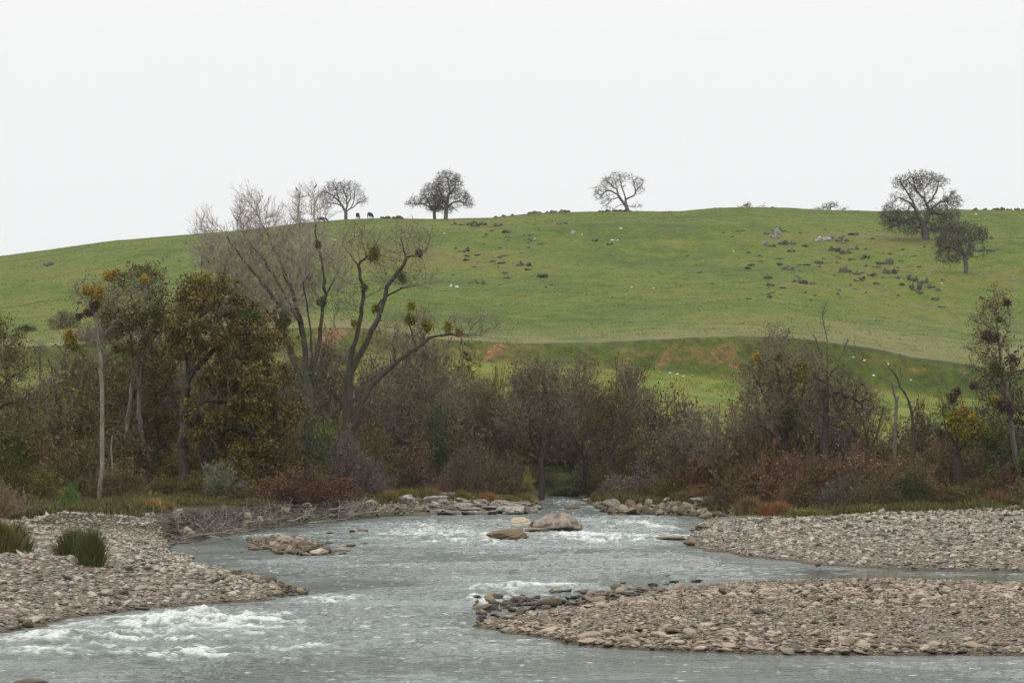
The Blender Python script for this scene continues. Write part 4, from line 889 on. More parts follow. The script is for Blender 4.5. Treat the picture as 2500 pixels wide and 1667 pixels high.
# --- centre thicket
cen = [ # label, D, base u, envs, leaf, bark, nat, leafn
 ('slender olive brown tree just right of the leaning bare tree',212,905,[(890,920,55,50),(920,960,55,60)],'leaf_olive',500,.5),
 ('dark stemmed olive tree with bits of green left of the river narrows',214,935,[(940,900,50,50),(960,950,60,60),(930,990,50,50)],'leaf_olive',600,.5),
 ('ivy clad dark green slim tree in the middle thicket',208,985,[(1000,985,22,50,1.4),(990,1040,26,50,1.2)],'leaf_green',330,1.5),
 ('bushy topped olive tree under the right limb of the leaning bare tree',222,1040,[(1010,880,50,38),(1060,900,55,45),(1040,960,60,60)],'leaf_olive',650,.5),
 ('brown tree left of the tallest tree of the middle thicket',224,1115,[(1110,930,55,55),(1130,990,60,60)],'leaf_brown',600,.4),
 ('tallest grey brown rounded tree of the middle thicket',220,1243,[(1235,880,65,55,1.3),(1200,950,65,60),(1270,960,60,60),(1250,860,50,35)],'leaf_brown',2100,.75),
 ('twiggy brown tree with a pointed top right of the tallest thicket tree',224,1340,[(1335,870,38,50),(1350,930,55,60),(1310,950,50,60)],'leaf_brown',1500,.6),
 ('tree with an orange brown tuft at the right end of the middle thicket',222,1430,[(1440,870,28,35),(1450,930,50,55),(1470,960,38,40),(1410,980,50,50)],'leaf_brown',1700,.9),
 ('rusty orange leaved tree low at the right end of the middle thicket',214,1395,[(1395,940,50,38,1.3),(1420,975,50,45),(1370,985,40,40)],'leaf_rust',1300,1.1),
 ('small multi stemmed grey tree right of the river narrows',176,1645,[(1640,975,45,35),(1600,990,40,40),(1680,1010,40,45),(1640,1040,50,40)],'leaf_olive',520,.25),
 ('thin bare twiggy tree before the green meadow',190,1570,[(1570,970,30,40,.8),(1570,1020,50,50)],'leaf_brown',420,.2)]
for i, (lb, D, bu, envs, lf, nat, ln) in enumerate(cen):
    cu = np.mean([e[0] for e in envs]); cv = max(e[1] for e in envs); top = min(e[1] for e in envs)
    limbs = [[(bu, 1150), (bu+3, 1100), (bu-2, 1040), ((bu+cu)/2, (cv+1040)/2), (cu, cv)], [(bu-1, 1050), (bu-25, 1000), (envs[0][0]-20, cv)], [(bu+1, 1060), (bu+25, 1000), (envs[-1][0], envs[-1][1])]]
    tree('thicket_tree', lb, 'tree', D, limbs, envs, int(nat*1.6), .17 if i != 5 else .3, 'bark_dark' if i != 9 else 'bark_grey', 'twig_grey' if i in (0, 3, 5, 6, 7, 9) else 'twig_brown', lf, step=.5, twig_n=3, twig_L=.95, twig_r=.018, leafn=ln*1.6, leaf_size=.18, seed=40+i, infl=3,
         mist=[(1335,1000,12,'mist_green')] if i == 6 else ([(1450,985,10,'mist_green')] if i == 7 else ()))
# --- right bank
tree('thicket_tree', 'big purple brown twiggy tree with a yellow mistletoe ball right of the meadow', 'tree', 172,
 [[(1795,1120),(1800,1060),(1805,1000),(1800,940),(1790,880),(1780,820),(1778,775),(1780,750)],[(1803,1010),(1775,960),(1750,900),(1725,850),(1715,820)],[(1805,1000),(1830,940),(1850,880),(1840,830)],[(1803,1020),(1760,985),(1720,950),(1690,930)],[(1800,940),(1815,890),(1812,830),(1822,800)]],
 [(1780,790,35,45,.8),(1790,850,75,60),(1740,880,50,60),(1840,840,60,45),(1860,900,50,60),(1790,940,90,60),(1720,960,50,35,.6)], 3800, .26, 'bark_dark', 'twig_grey', 'leaf_brown', step=.45, twig_n=4, twig_L=.85, twig_r=.012, leafn=.7, seed=60, infl=2.6,
 mist=[(1836,845,22,'mist_yellow'),(1834,864,18,'mist_yellow'),(1810,950,22,'mist_green'),(1808,975,16,'mist_green'),(1736,822,6,'mist_orange'),(1784,820,9,'mist_green')])
tree('dead_snag', 'dead tree with a bare crooked top and two broken arms above the right thicket', 'tree', 168,
 [[(1895,1100),(1895,1030),(1896,982),(1898,930),(1899,884),(1899,850),(1900,826),(1899,795),(1897,767),(1893,745),(1889,725),(1891,714),(1896,703)],[(1896,850),(1890,830),(1884,812),(1877,792),(1871,770)],[(1900,870),(1912,852),(1926,838),(1936,815),(1943,795),(1950,780)],
  [(1899,880),(1880,870),(1860,850)],[(1900,905),(1930,900),(1955,912),(1977,925),(1995,955),(2014,994)]],
 [(1900,890,60,40,.6),(1940,900,60,45),(1970,930,50,45,.7),(1880,940,50,50,.5),(1945,800,18,22,.15)], 1000, .26, 'bark_dark', 'twig_brown', 'leaf_brown', step=.4, twig_n=4, twig_L=.7, leafn=.08, up=-.15, seed=61, infl=2.5, rtip=.042, thr=.05)
tree('thicket_tree', 'rounded twiggy tree arching over right of the dead tree', 'tree', 176,
 [[(2005,1100),(1998,1030),(1980,960),(1960,930)],[(2000,1040),(2020,980),(2030,940)],[(1998,1030),(1965,1000),(1940,960),(1930,930)]], [(1960,930,60,50),(2010,950,40,40),(1940,990,60,40)], 1200, .17, 'bark_dark', 'twig_brown', 'leaf_brown', step=.45, twig_n=4, twig_L=.8, leafn=.15, seed=62)
tree('dead_snag', 'bare straight stump of a trunk standing right of the arching tree', 'tree stump', 166, [[(2054,1100),(2055,1040),(2056,1001),(2058,943),(2053,905),(2049,881)],[(2058,930),(2062,920),(2064,912)]], [], 0, .16, 'bark_grey', 'twig_grey', rtip=.10, thr=.02, twig_n=0, seed=63)
tree('dead_snag', 'dark crooked dead tree curling up beside the straight stump', 'tree', 163, [[(2096,1080),(2098,1030),(2099,986),(2095,950),(2088,923),(2080,900),(2067,888),(2062,870),(2052,855),(2040,842),(2030,830)],[(2095,950),(2106,930),(2110,912)],[(2067,888),(2072,870),(2070,855)],[(2080,1010),(2078,985),(2088,960),(2092,935)]],
 [(2045,850,25,18,.5),(2110,930,18,15,.4)], 30, .15, 'bark_dark', 'twig_brown', rtip=.03, thr=.03, twig_n=1, twig_L=.5, seed=64)
tree('tall_tree', 'tall sparse tree with dark leaf clumps near the right edge', 'tree', 160,
 [[(2346,1125),(2340,1080),(2328,1021),(2324,980),(2320,943),(2310,900),(2301,865),(2298,830),(2297,806),(2292,765),(2289,728),(2286,690),(2285,662)],[(2320,943),(2330,910),(2333,880),(2325,850),(2318,825)],[(2297,790),(2312,765),(2320,735)],[(2292,765),(2265,745),(2240,735)],[(2289,728),(2270,705),(2255,690)],[(2301,865),(2270,860),(2245,850)],[(2310,890),(2290,880),(2262,890)],[(2289,720),(2303,700),(2310,675)]],
 [(2285,720,42,50,1),(2275,800,45,50),(2300,860,45,50),(2250,870,40,40,.6),(2300,930,50,50),(2262,745,35,20,.3)], 1300, .2, 'bark_grey', 'twig_brown', 'leaf_brown', step=.42, twig_n=3, twig_L=.65, leafn=.5, leaf_size=.18, seed=65, infl=2.5, thr=.04,
 mist=[(2262,770,15,'mist_dark'),(2275,778,12,'mist_dark'),(2304,697,9,'mist_dark'),(2277,838,20,'mist_green'),(2288,855,14,'mist_green'),(2285,735,8,'mist_green'),(2289,930,16,'mist_dark'),(2310,935,16,'mist_dark'),(2275,920,12,'mist_yellow'),(2228,885,10,'mist_dark'),(2318,822,8,'mist_dark')])
tree('mistletoe_tree', 'small dark tree smothered in yellow green mistletoe left of the tall sparse tree', 'tree', 156,
 [[(2205,1160),(2203,1090),(2200,1030),(2195,990),(2190,960)],[(2200,1040),(2235,1000),(2260,970),(2280,980)],[(2200,1030),(2175,990),(2165,940),(2172,905)]],
 [(2200,970,55,50),(2260,990,50,50),(2175,925,28,28,.6)], 500, .2, 'bark_dark', 'twig_brown', 'mist_green', step=.42, twig_n=3, twig_L=.6, leafn=1.4, leaf_size=.18, seed=66,
 mist=[(2195,965,28,'mist_yellow'),(2212,945,20,'mist_orange'),(2232,972,30,'mist_yellow'),(2205,990,22,'mist_yellow'),(2182,955,16,'mist_yellow'),(2262,1000,22,'mist_green'),(2292,985,16,'mist_green'),(2280,1020,20,'mist_green'),(2178,915,14,'mist_dark'),(2188,900,10,'mist_dark'),(2270,1075,16,'mist_green'),(2154,995,12,'mist_dark')])
tree('mistletoe_tree', 'green leaved small tree cut by the right edge below the tall sparse tree', 'tree', 152,
 [[(2362,1165),(2360,1110),(2358,1060)]], [(2360,1050,30,35),(2370,1010,40,40,.8)], 240, .16, 'bark_pale', 'twig_brown', 'leaf_green', step=.4, twig_n=3, twig_L=.5, leafn=1.2, seed=67, mist=[(2347,1045,18,'mist_green'),(2340,1060,12,'mist_green')])
# --- oaks on the ridge
def oak(label, D, limbs, envs, nat, r0, seed, leafn=.0, name='oak_tree', step=.45, twig_n=3, group=None, twig_L=.75, tr=.016):
    if D < 560: D = hit(limbs[0][0][0], limbs[0][0][1]-2, 300)[1]
    tree(name, label, 'tree' if name == 'oak_tree' else 'shrub', D, limbs, envs, nat, r0, 'bark_oak', 'twig_oak', 'leaf_oak', step=step, twig_n=twig_n, twig_L=twig_L, twig_r=tr, rtip=.035, thr=.10, leafn=leafn, leaf_size=.28, up=0, spread=.9, seed=seed, jit=.45, infl=2.6, iters=120, group=group, wander=.3)
oak('leafless rounded oak on the ridge between the cattle and the wide bare tree', 566,
 [[(794,506),(794,495),(794,486)],[(793,486),(787,474),(779,463),(768,452),(757,445),(745,440)],[(794,485),(798,470),(796,455),(790,440),(785,425)],[(796,486),(806,478),(812,465),(815,450),(812,430)],[(806,480),(820,468),(830,463),(842,465)],[(792,486),(782,485),(772,490),(762,497)],[(787,474),(770,468),(755,465)],[(798,470),(805,455),(803,435)],[(779,463),(775,445),(770,430)]],
 [(755,447,28,18),(775,428,30,16),(800,430,28,18),(785,450,30,22,.6),(830,460,16,14,.7),(828,442,12,12,.5),(748,470,20,14,.7),(740,450,14,14,.5)], 1000, .42, 81, .1)
oak('shorter left oak of the touching pair on the ridge', 570,
 [[(998,503),(998,494),(998,486)],[(998,486),(990,476),(978,470),(965,467),(950,468)],[(998,486),(1000,470),(998,455),(990,440)],[(990,476),(982,460),(975,450)],[(999,480),(1008,470),(1012,458)]],
 [(990,440,26,20),(965,462,26,14),(942,467,14,10,.7),(1000,465,30,22),(1005,480,24,10,.7)], 1100, .4, 82, .3)
oak('taller right oak of the touching pair on the ridge', 566,
 [[(1024,504),(1024,494),(1025,483),(1026,470)],[(1026,470),(1018,458),(1012,445),(1008,430)],[(1026,472),(1030,455),(1034,440),(1030,425),(1028,410)],[(1028,475),(1042,465),(1055,462),(1068,468)],[(1034,445),(1045,430),(1048,415)],[(1026,480),(1015,474),(1005,470)]],
 [(1028,408,32,17),(1010,422,20,20),(1045,425,22,20),(1028,445,34,22),(1062,455,22,17),(1075,463,14,16),(1030,478,26,12,.8),(1010,470,22,14)], 1900, .5, 83, .3)
oak('lone leafless oak on the ridge with three rocks at its foot', 566,
 [[(1444,490),(1441,480),(1437,471)],[(1436,471),(1428,460),(1420,448),(1417,435),(1415,420)],[(1420,448),(1408,440),(1395,437),(1385,445)],[(1438,470),(1437,457),(1433,443),(1428,430),(1424,415),(1422,402)],[(1438,458),(1450,452),(1459,445),(1459,432),(1455,418),(1452,408)],[(1434,470),(1424,470),(1415,476),(1405,485)],[(1440,472),(1450,474),(1462,476)],[(1418,455),(1405,458),(1395,468)],[(1459,440),(1468,430),(1478,420)],[(1417,435),(1405,425),(1395,415)]],
 [(1400,420,22,18),(1420,405,24,12),(1378,437,20,14),(1440,405,18,10,.6),(1465,418,18,14),(1470,437,12,10,.6),(1390,455,20,14,.6),(1395,478,16,8,.6),(1462,472,14,8,.6),(1424,420,16,16,.5),(1372,450,12,10,.5)], 1000, .46, 84, .0)
oak('biggest wide oak at the right of the ridge', 500,
 [[(2127,553),(2126,540),(2124,527),(2120,515)],[(2120,515),(2112,500),(2105,488),(2100,475),(2096,460)],[(2122,515),(2130,500),(2133,485),(2128,470),(2122,455),(2120,440)],[(2100,478),(2088,465),(2075,457),(2062,455)],[(2133,485),(2145,475),(2160,465),(2175,462)],[(2131,490),(2150,490),(2170,492),(2185,500)],[(2112,500),(2095,500),(2075,508),(2055,520)],[(2096,460),(2085,445),(2075,430),(2068,418)],[(2128,470),(2143,455),(2152,435),(2155,418)],[(2118,520),(2100,522),(2080,530)],[(2130,525),(2150,525),(2175,530)],[(2122,455),(2105,440),(2100,420)]],
 [(2090,410,40,13),(2125,404,40,11),(2155,415,25,16),(2110,430,50,18,.7),(2070,425,18,12),(2060,452,20,10,.8),(2185,460,24,20),(2160,485,45,20,.9),(2045,495,28,28,1.3),(2080,500,40,24,.9),(2060,525,34,12,.8),(2110,460,45,22,.5),(2150,520,50,20),(2195,515,15,25,1.2),(2110,525,50,16)], 4000, .75, 85, .5, step=.5)
oak('rounded oak lower on the slope in front of the biggest oak', 440,
 [[(2219,631),(2219,618),(2218,600),(2216,585)],[(2216,590),(2205,578),(2190,570),(2175,566)],[(2217,588),(2225,570),(2228,555),(2225,540)],[(2218,598),(2232,590),(2246,592)],[(2216,585),(2205,560),(2198,540)],[(2228,555),(2240,548),(2255,548)]],
 [(2195,530,34,16),(2225,525,30,13),(2250,540,22,18),(2175,555,30,22),(2210,565,34,26,.8),(2168,585,25,16,.8),(2190,595,24,12,.8),(2252,588,14,7,.5),(2262,572,10,7,.5)], 1900, .4, 86, .45)
for i, (u, v, w, h, lb) in enumerate([(1718,480,12,12,'small flat topped shrub on the skyline'),(1908,484,22,18,'rounded shrub on the skyline right of the flat topped one'),(1882,484,14,8,'low shrub left of the rounded skyline shrub'),(1935,484,10,6,'low shrub right of the rounded skyline shrub'),(1700,480,8,6,'tiny shrub left of the flat topped one'),(1748,480,12,4,'tiny sprawling shrub right of the flat topped one')]):
    oak(lb, 572, [[(u,v+1),(u,v-h*.4)]], [(u,v-h*.65,w,h*.5)], 90, .12, 95+i, .5, name='shrub', step=.35, twig_n=2, twig_L=.5)
tree('dark_shrub', 'small dark shrub alone on the green slope at far left', 'shrub', 285, [[(92,848),(92,830),(93,810)]], [(92,815,18,28)], 260, .1, 'bark_dark', 'twig_brown', 'leaf_oak', step=.4, leafn=.5, seed=110)
# --- bushes: eight shapes shared by all copies, each bush with its own colour
def bush_variant(seed, h=4.0, w=2.6, nat=420, leafn=.35, stems=5, up=.25):
    r = np.random.default_rng(seed); pos = []; par = []
    for s in range(stems):
        a = r.uniform(0, 6.28); q = np.array([math.cos(a), math.sin(a), 0])*.25*w*.3; prev = -1
        d = np.array([math.cos(a)*.35, math.sin(a)*.35, 1.0])
        for k in range(4): pos.append(q+d*k*.35+r.normal(0, .04, 3)*(k > 0)+np.array([0, 0, -.15])); par.append(prev); prev = len(pos)-1
    q = unit(r.normal(size=(nat, 3)))*r.uniform(.2, 1, (nat, 1))**.5; q[:, 2] = np.abs(q[:, 2])
    att = q*np.array([w, w, h*.88])*(1+1.1*(fbm(q[:, :1]*2.2+9, q[:, 2:]*2.2+q[:, 1:2]*2+9, 2, seed)-.5)); att[:, 2] += h*.05
    pos, par = grow(pos, par, att, .42, 2.5, .45, 60, r, .3, .12)
    print('BUSH', len(pos))
    tr, cr, _ = tree_parts(pos, par, r, .07, .018, .03, 4, .9, .021, leafn*1.2, .23, up, .55)
    return mesh('stems', tr, M['bush_twig'], True), mesh('crown', cr, [M['bush_twig'], M['bush_leaf']])
BUSH = [bush_variant(200+i, 4.0, [2.4, 2.8, 2.2, 3.0, 2.6, 2.4, 2.0, 3.2][i], 620+25*i, [.15, .5, .3, .1, .6, .25, .9, .2][i], 4+i % 3) for i in range(8)]
def bush(u, D, h, w, k, color, label, group, name='bush', rz=None, cat='bush'):
    x = (u-CX)/F*D; z = max(tz(x, D), .0)
    root = empty(name, (x, D, z-.05), random.uniform(0, 6.28) if rz is None else rz)
    root.scale = (w/5.4, w/5.4, h/4.1)
    for nm, me in zip(('stems', 'crown'), BUSH[k]):
        c = obj(nm, me, root); c.color = (*color, 1)
    tag(root, label, cat, group); return root
BROWN = (.086,.062,.029); PURP = (.084,.064,.042); OLIVE = (.078,.072,.018); RED = (.078,.046,.020); GREY = (.092,.078,.054); DGREEN = (.025,.034,.010); RUST = (.11,.062,.02); PINK = (.11,.083,.07); TAN = (.15,.11,.07); GREEN=(.075,.11,.03)
def jitc(c, r, a=.18): 
    k = 1+r.normal(0, a); return tuple(float(max(.01, q*k*(1+r.normal(0, .06)))) for q in c)
topline = [(-400,880),(0,905),(80,905),(150,915),(230,925),(300,925),(400,940),(650,950),(720,930),(780,930),(860,880),(950,880),(1000,890),(1100,885),(1200,870),(1300,860),(1400,880),(1480,900),(1520,950),(1600,965),(1700,930),(1760,900),(1850,920),(1950,960),(2050,985),(2150,985),(2250,960),(2352,950),(2700,920)]
def zone(u):
    if u < 330: return 'behind the left gravel bar', [BROWN, OLIVE, BROWN, OLIVE]
    if u < 720: return 'below the rusty oak', [OLIVE, OLIVE, DGREEN, BROWN]
    if u < 1000: return 'below the leaning bare tree', [OLIVE, BROWN, PURP, OLIVE]
    if u < 1300: return 'left of the river narrows', [BROWN, OLIVE, OLIVE, PURP]
    if u < 1600: return 'right of the river narrows', [PURP, BROWN, GREY, OLIVE]
    if u < 2000: return 'below the purple brown tree', [RED, BROWN, BROWN, GREY]
    return 'behind the far right bar', [BROWN, OLIVE, BROWN, DGREEN]
cname = {BROWN: 'brown', PURP: 'purplish brown', OLIVE: 'olive', RED: 'reddish brown', GREY: 'grey', DGREEN: 'dark green', RUST: 'rust coloured', PINK: 'pinkish', TAN: 'tan', GREEN: 'green'}
rb = np.random.default_rng(77)
def row(u0, u1, du, Dfun, vtop, Dlab, ht_jit=.24, wk=1.15):
    u = u0
    while u < u1:
        foot = 'slope' in Dlab
        D = Dfun(u)+rb.normal(0, 2.5); x = (u-CX)/F*D
        z = max(tz(x, D), 0); vt = vtop(u); h = (H+(HV-vt)/F*D-z)*(1+rb.normal(0, ht_jit))
        if z > .05 and h > .6:
            zn, pal = zone(u); pal = [PINK, PURP, GREY, OLIVE] if foot else pal; c = pal[rb.integers(0, len(pal))]
            k = int(rb.integers(0, 8)); h = max(h, 1.0)
            bush(u, D, h, min(max(h*rb.uniform(.9, 1.3), du*D/F*2.2*wk), 7.5), k, jitc(c, rb), f"{cname[c]} {'leafy' if k in (1, 4, 6) else 'twiggy'} bush {Dlab} {zn}", f'bushes {zn}')
        u += du*rb.uniform(.8, 1.2)
Dback = lambda u: interp([(-400,185),(300,190),(700,200),(900,222),(1150,238),(1200,252),(1360,252),(1500,228),(1650,205),(1800,195),(2352,185),(2800,180)], u)
Dmid = lambda u: interp([(-400,165),(200,170),(600,178),(760,188),(900,205),(1140,222),(1190,245),(1360,245),(1450,220),(1600,192),(1800,178),(2352,166),(2800,160)], u)
Dfront = lambda u: interp([(-400,150),(100,156),(350,160),(600,166),(760,180),(860,204),(1100,208),(1190,240),(1360,240),(1420,214),(1550,186),(1700,168),(1900,156),(2352,150),(2800,146)], u)
row(-350, 2750, 62, Dback, lambda u: interp(topline, u)+5, 'in the back row')
row(-350, 2750, 55, Dmid, lambda u: interp(topline, u)*.55+1120*.45, 'in the middle row')
row(-350, 2750, 44, Dfront, lambda u: interp(topline, u)*.22+1140*.78, 'in the front row')
row(1450, 2750, 50, lambda u: Dfront(u)+8, lambda u: interp(topline, u)*.45+1130*.55, 'in the second row')
row(-300, 760, 48, lambda u: 268+0*u, lambda u: interp([(-300,870),(0,872),(80,880),(150,838),(260,835),(400,850),(600,845),(760,835)], u), 'at the foot of the slope')
row(860, 1010, 40, lambda u: 262+0*u, lambda u: 815+0*u, 'at the foot of the slope')
# particular bushes
bush(700, 164, 2.2, 5.6, 3, (.088,.046,.027), 'dark red willow bush hanging over the water right of the rusty oak', 'red willow bushes at the left shore')
bush(765, 166, 2.0, 4.6, 0, (.085,.042,.028), 'dark red willow bush at the water left of the pale ledge', 'red willow bushes at the left shore')
bush(650, 161, 1.6, 4.4, 5, (.09,.045,.028), 'low red brown willow bush below the rusty oak by the water', 'red willow bushes at the left shore')
bush(820, 184, 4.3, 4.0, 3, PINK, 'pinkish grey bare bush at the foot of the leaning bare tree', None)
bush(855, 186, 3.2, 3.4, 0, PINK, 'smaller pinkish bare bush right of the leaning tree foot', None)
bush(25, 128, 1.9, 2.8, 0, TAN, 'tan dry bush at the left edge behind the gravel bar', None)
bush(-15, 126, 2.6, 2.8, 3, TAN, 'taller tan dry bush cut by the left edge', None)
bush(160, 138, 1.5, 1.6, 6, GREEN, 'small fresh green bush left of the white trunk', None)
bush(510, 160, 2.6, 3.0, 0, (.12,.13,.085), 'dome shaped grey green thin twigged bush below the rusty oak', None)
bush(1065, 192, 3.6, 3.4, 3, PURP, 'purplish twiggy bush standing on the centre bank', None)
bush(1120, 194, 4.4, 4.0, 0, BROWN, 'brown twiggy bush standing on the centre bank left of the narrows', None)
bush(1170, 196, 4.0, 3.8, 5, PURP, 'purplish twiggy bush right of the brown one by the narrows', None)
bush(1020, 190, 1.7, 1.8, 5, (.11,.05,.04), 'small dark red bush on the centre bank', None)
bush(1210, 205, 2.2, 1.6, 6, (.16,.17,.03), 'small yellow green leafy bush above the narrows', None)
bush(1000, 205, 4.4, 2.6, 6, DGREEN, 'dark green leafy bush in the middle of the centre thicket', None)
for i, (u, D, h, w, c) in enumerate([(1760,165,3.9,5,RED),(1830,162,3.8,5.2,(.105,.058,.036)),(1900,160,3.6,5,RED),(1980,158,3.6,5,(.11,.06,.038)),(2060,156,3.4,5,BROWN)]):
    bush(u, D, h, w, [3, 0, 5, 2, 7][i], c, 'rusty red twig bush in the middle of the right bank thicket', 'rusty red bushes of the right bank')
for i, (u, v, D, w, h, lb) in enumerate([(150,795,330,90,34,'bare purplish thicket bush on the slope left of the olive topped tree'),(215,850,300,80,40,'pinkish brown bush cluster behind the white trunk'),(250,830,310,60,36,'pinkish brown bush behind the olive topped tree'),(60,800,330,40,14,'low dark bush on the far left slope'),(880,800,275,90,56,'purplish bush in front of the red cut bank at left'),(930,830,268,80,56,'purplish bush behind the right limb of the leaning tree'),(800,800,290,60,36,'grey bush beside the orange earth scar'),(760,805,292,40,20,'small green bush below the orange earth scar'),(850,830,268,70,60,'purplish brown bush behind the leaning tree trunks'),(2130,905,262,60,26,'low grey brush at the foot of the right meadow'),(1640,960,245,60,20,'low brush at the edge of the meadow')]):
    bush(u, D, max(h*D/F*1.2, 1), w*D/F, [0, 3, 5, 7][i % 4], [PURP, PINK, PINK, DGREEN, PURP, PURP, GREY, GREEN, PURP, GREY, GREY][i], lb, None)
# ------------------------------------------------------------------ grass, tussocks, reeds
def blades(x, y, z, h, w, r, lean=.35):
    n = len(x); a = r.uniform(0, 6.28, n); hh = h*r.uniform(.5, 1.2, n); l = r.normal(0, lean, n)
    b = np.stack([x, y, z], 1); s = np.stack([np.cos(a), np.sin(a), np.zeros(n)], 1)*(w*r.uniform(.6, 1.3, n))[:, None]
    dirn = np.stack([np.cos(a+1.3)*l, np.sin(a+1.3)*l, np.ones(n)], 1); m_ = b+dirn*(hh*.55)[:, None]; t = b+(dirn*np.array([1.9, 1.9, .95]))*hh[:, None]
    v = np.stack([b-s*.5, b+s*.5, m_+s*.4, m_-s*.4, t], 1).reshape(-1, 3); i = np.arange(n)[:, None]*5
    return [(v, i+np.array([[0, 1, 2, 3]]), 0), (v, i+np.array([[3, 2, 4]]), 0)]
def grass_area(name, label, poly, n, h, w, seed, matn='grass_blade', gate=.45, D0=None):
    r = np.random.default_rng(seed); pw = np.array(poly); lo, hi = pw.min(0), pw.max(0)
    x = r.uniform(lo[0], hi[0], n*3); y = r.uniform(lo[1], hi[1], n*3); k = sdf(pw, x, y) > 0; x, y = x[k][:n], y[k][:n]
    g = fbm(x*.5, y*.5, 3, seed % 40); k = g > gate; x, y, g = x[k], y[k], g[k]; z = terrain(x, y); k = z > .12; x, y, z, g = x[k], y[k], z[k], g[k]
    o = obj(name, mesh(name, blades(x, y, z-.03, h*(.4+1.6*(g-gate)/(1-gate)+.5), w, r), M[matn])); tag(o, label, 'grass', kind='stuff')
def wp(pts): return [((u-CX)/F*D, D) for u, D in pts]
M['hill_blade'] = leafmat('hill_blade', [(.2,(.065,.095,.004)), (.5,(.105,.135,.007)), (.8,(.155,.158,.02))], .1)
grass_area('grass', 'short green pasture grass covering the hill', wp([(-200,305),(2550,305),(2550,565),(-200,565)]), 230000, .11, .10, 306, 'hill_blade', gate=.40)
grass_area('grass', 'weedy grass on the meadow and the cut bank', wp([(-100,262),(2450,262),(2450,300),(-100,300)]), 70000, .16, .06, 307, 'hill_blade', gate=.42)
grass_area('grass', 'green and straw grass behind the left gravel bar', wp([(-350,126),(0,126),(320,129),(360,134),(390,150),(300,160),(-350,160)]), 42000, .42, .03, 301, gate=.30)
grass_area('grass', 'straw and green grass behind the far right bar', wp([(1640,168),(1790,146),(1850,141),(1950,140),(2350,139),(2750,138),(2750,160),(2200,162),(1800,166)]), 45000, .36, .032, 302, gate=.34)
grass_area('grass', 'green and orange grass on the centre bank', wp([(780,164),(840,172),(900,178),(1220,184),(1220,206),(1050,205),(780,190)]), 52000, .42, .04, 303, gate=.34)
grass_area('grass', 'grass along the right side of the narrows', wp([(1350,212),(1420,180),(1600,173),(1650,166),(1760,156),(1760,180),(1560,200),(1430,215)]), 34000, .5, .045, 304, gate=.38)
grass_area('grass', 'bright grass in the shade of the left trees', wp([(250,150),(420,146),(640,158),(640,176),(300,172)]), 26000, .28, .03, 305, gate=.35)
def tuft(name, u, D, w, h, n, color, label, group=None, seed=0, cat='tussock', lean=.2, z=None, bw=.022):
    r = np.random.default_rng(2000+seed); x = (u-CX)/F*D; zz = max(tz(x, D), 0) if z is None else z
    q = r.normal(0, w*.23, (n, 2)); rad = np.linalg.norm(q, axis=1)/w
    hh = h*np.clip(1.05-rad*.9, .3, 1)
    pcs = blades(q[:, 0], q[:, 1], np.zeros(n)-.04, 1.0, bw, r, lean*(.6 if name == 'reed_clump' else 1)); v = pcs[0][0]; v[:, 2] *= np.repeat(hh, 5)
    a = np.arctan2(q[:, 1], q[:, 0]); out = np.clip(rad*2, 0, 1)*h*.24
    vv = v.reshape(-1, 5, 3); k = np.array([0, 0, .35, .35, 1.0])
    vv[:, :, 0] += (np.cos(a)*out)[:, None]*k; vv[:, :, 1] += (np.sin(a)*out)[:, None]*k; v = vv.reshape(-1, 3)
    o = obj(name, mesh(name, [(v, p[1], 0) for p in pcs], M['tuft'])); o.location = (x, D, zz); o.color = (*color, 1)
    return tag(o, label, cat, group)
x, D, z = hit(190, 1282); tuft('reed_clump', 168, D-.5, .95, 1.2, 1300, (.10,.105,.03), 'left and larger half of the dark reed clump on the left bar', seed=1, cat='reeds', bw=.028)
tuft('reed_clump', 210, D-3.5, .62, 1.5, 1500, (.075,.085,.026), 'right and taller half of the dark reed clump on the left bar', seed=2, cat='reeds', bw=.028)
x, D, z = hit(38, 1268); tuft('reed_clump', 38, D, .8, 1.2, 1200, (.07,.08,.03), 'reed clump right of the one cut by the left edge', seed=3, cat='reeds', bw=.028)
tuft('reed_clump', 4, D-2, 1.2, 1.3, 1600, (.12,.10,.03), 'yellowing reed clump cut by the left edge', seed=4, cat='reeds', bw=.028)
ORG = (.24,.14,.045); YG = (.15,.15,.03)
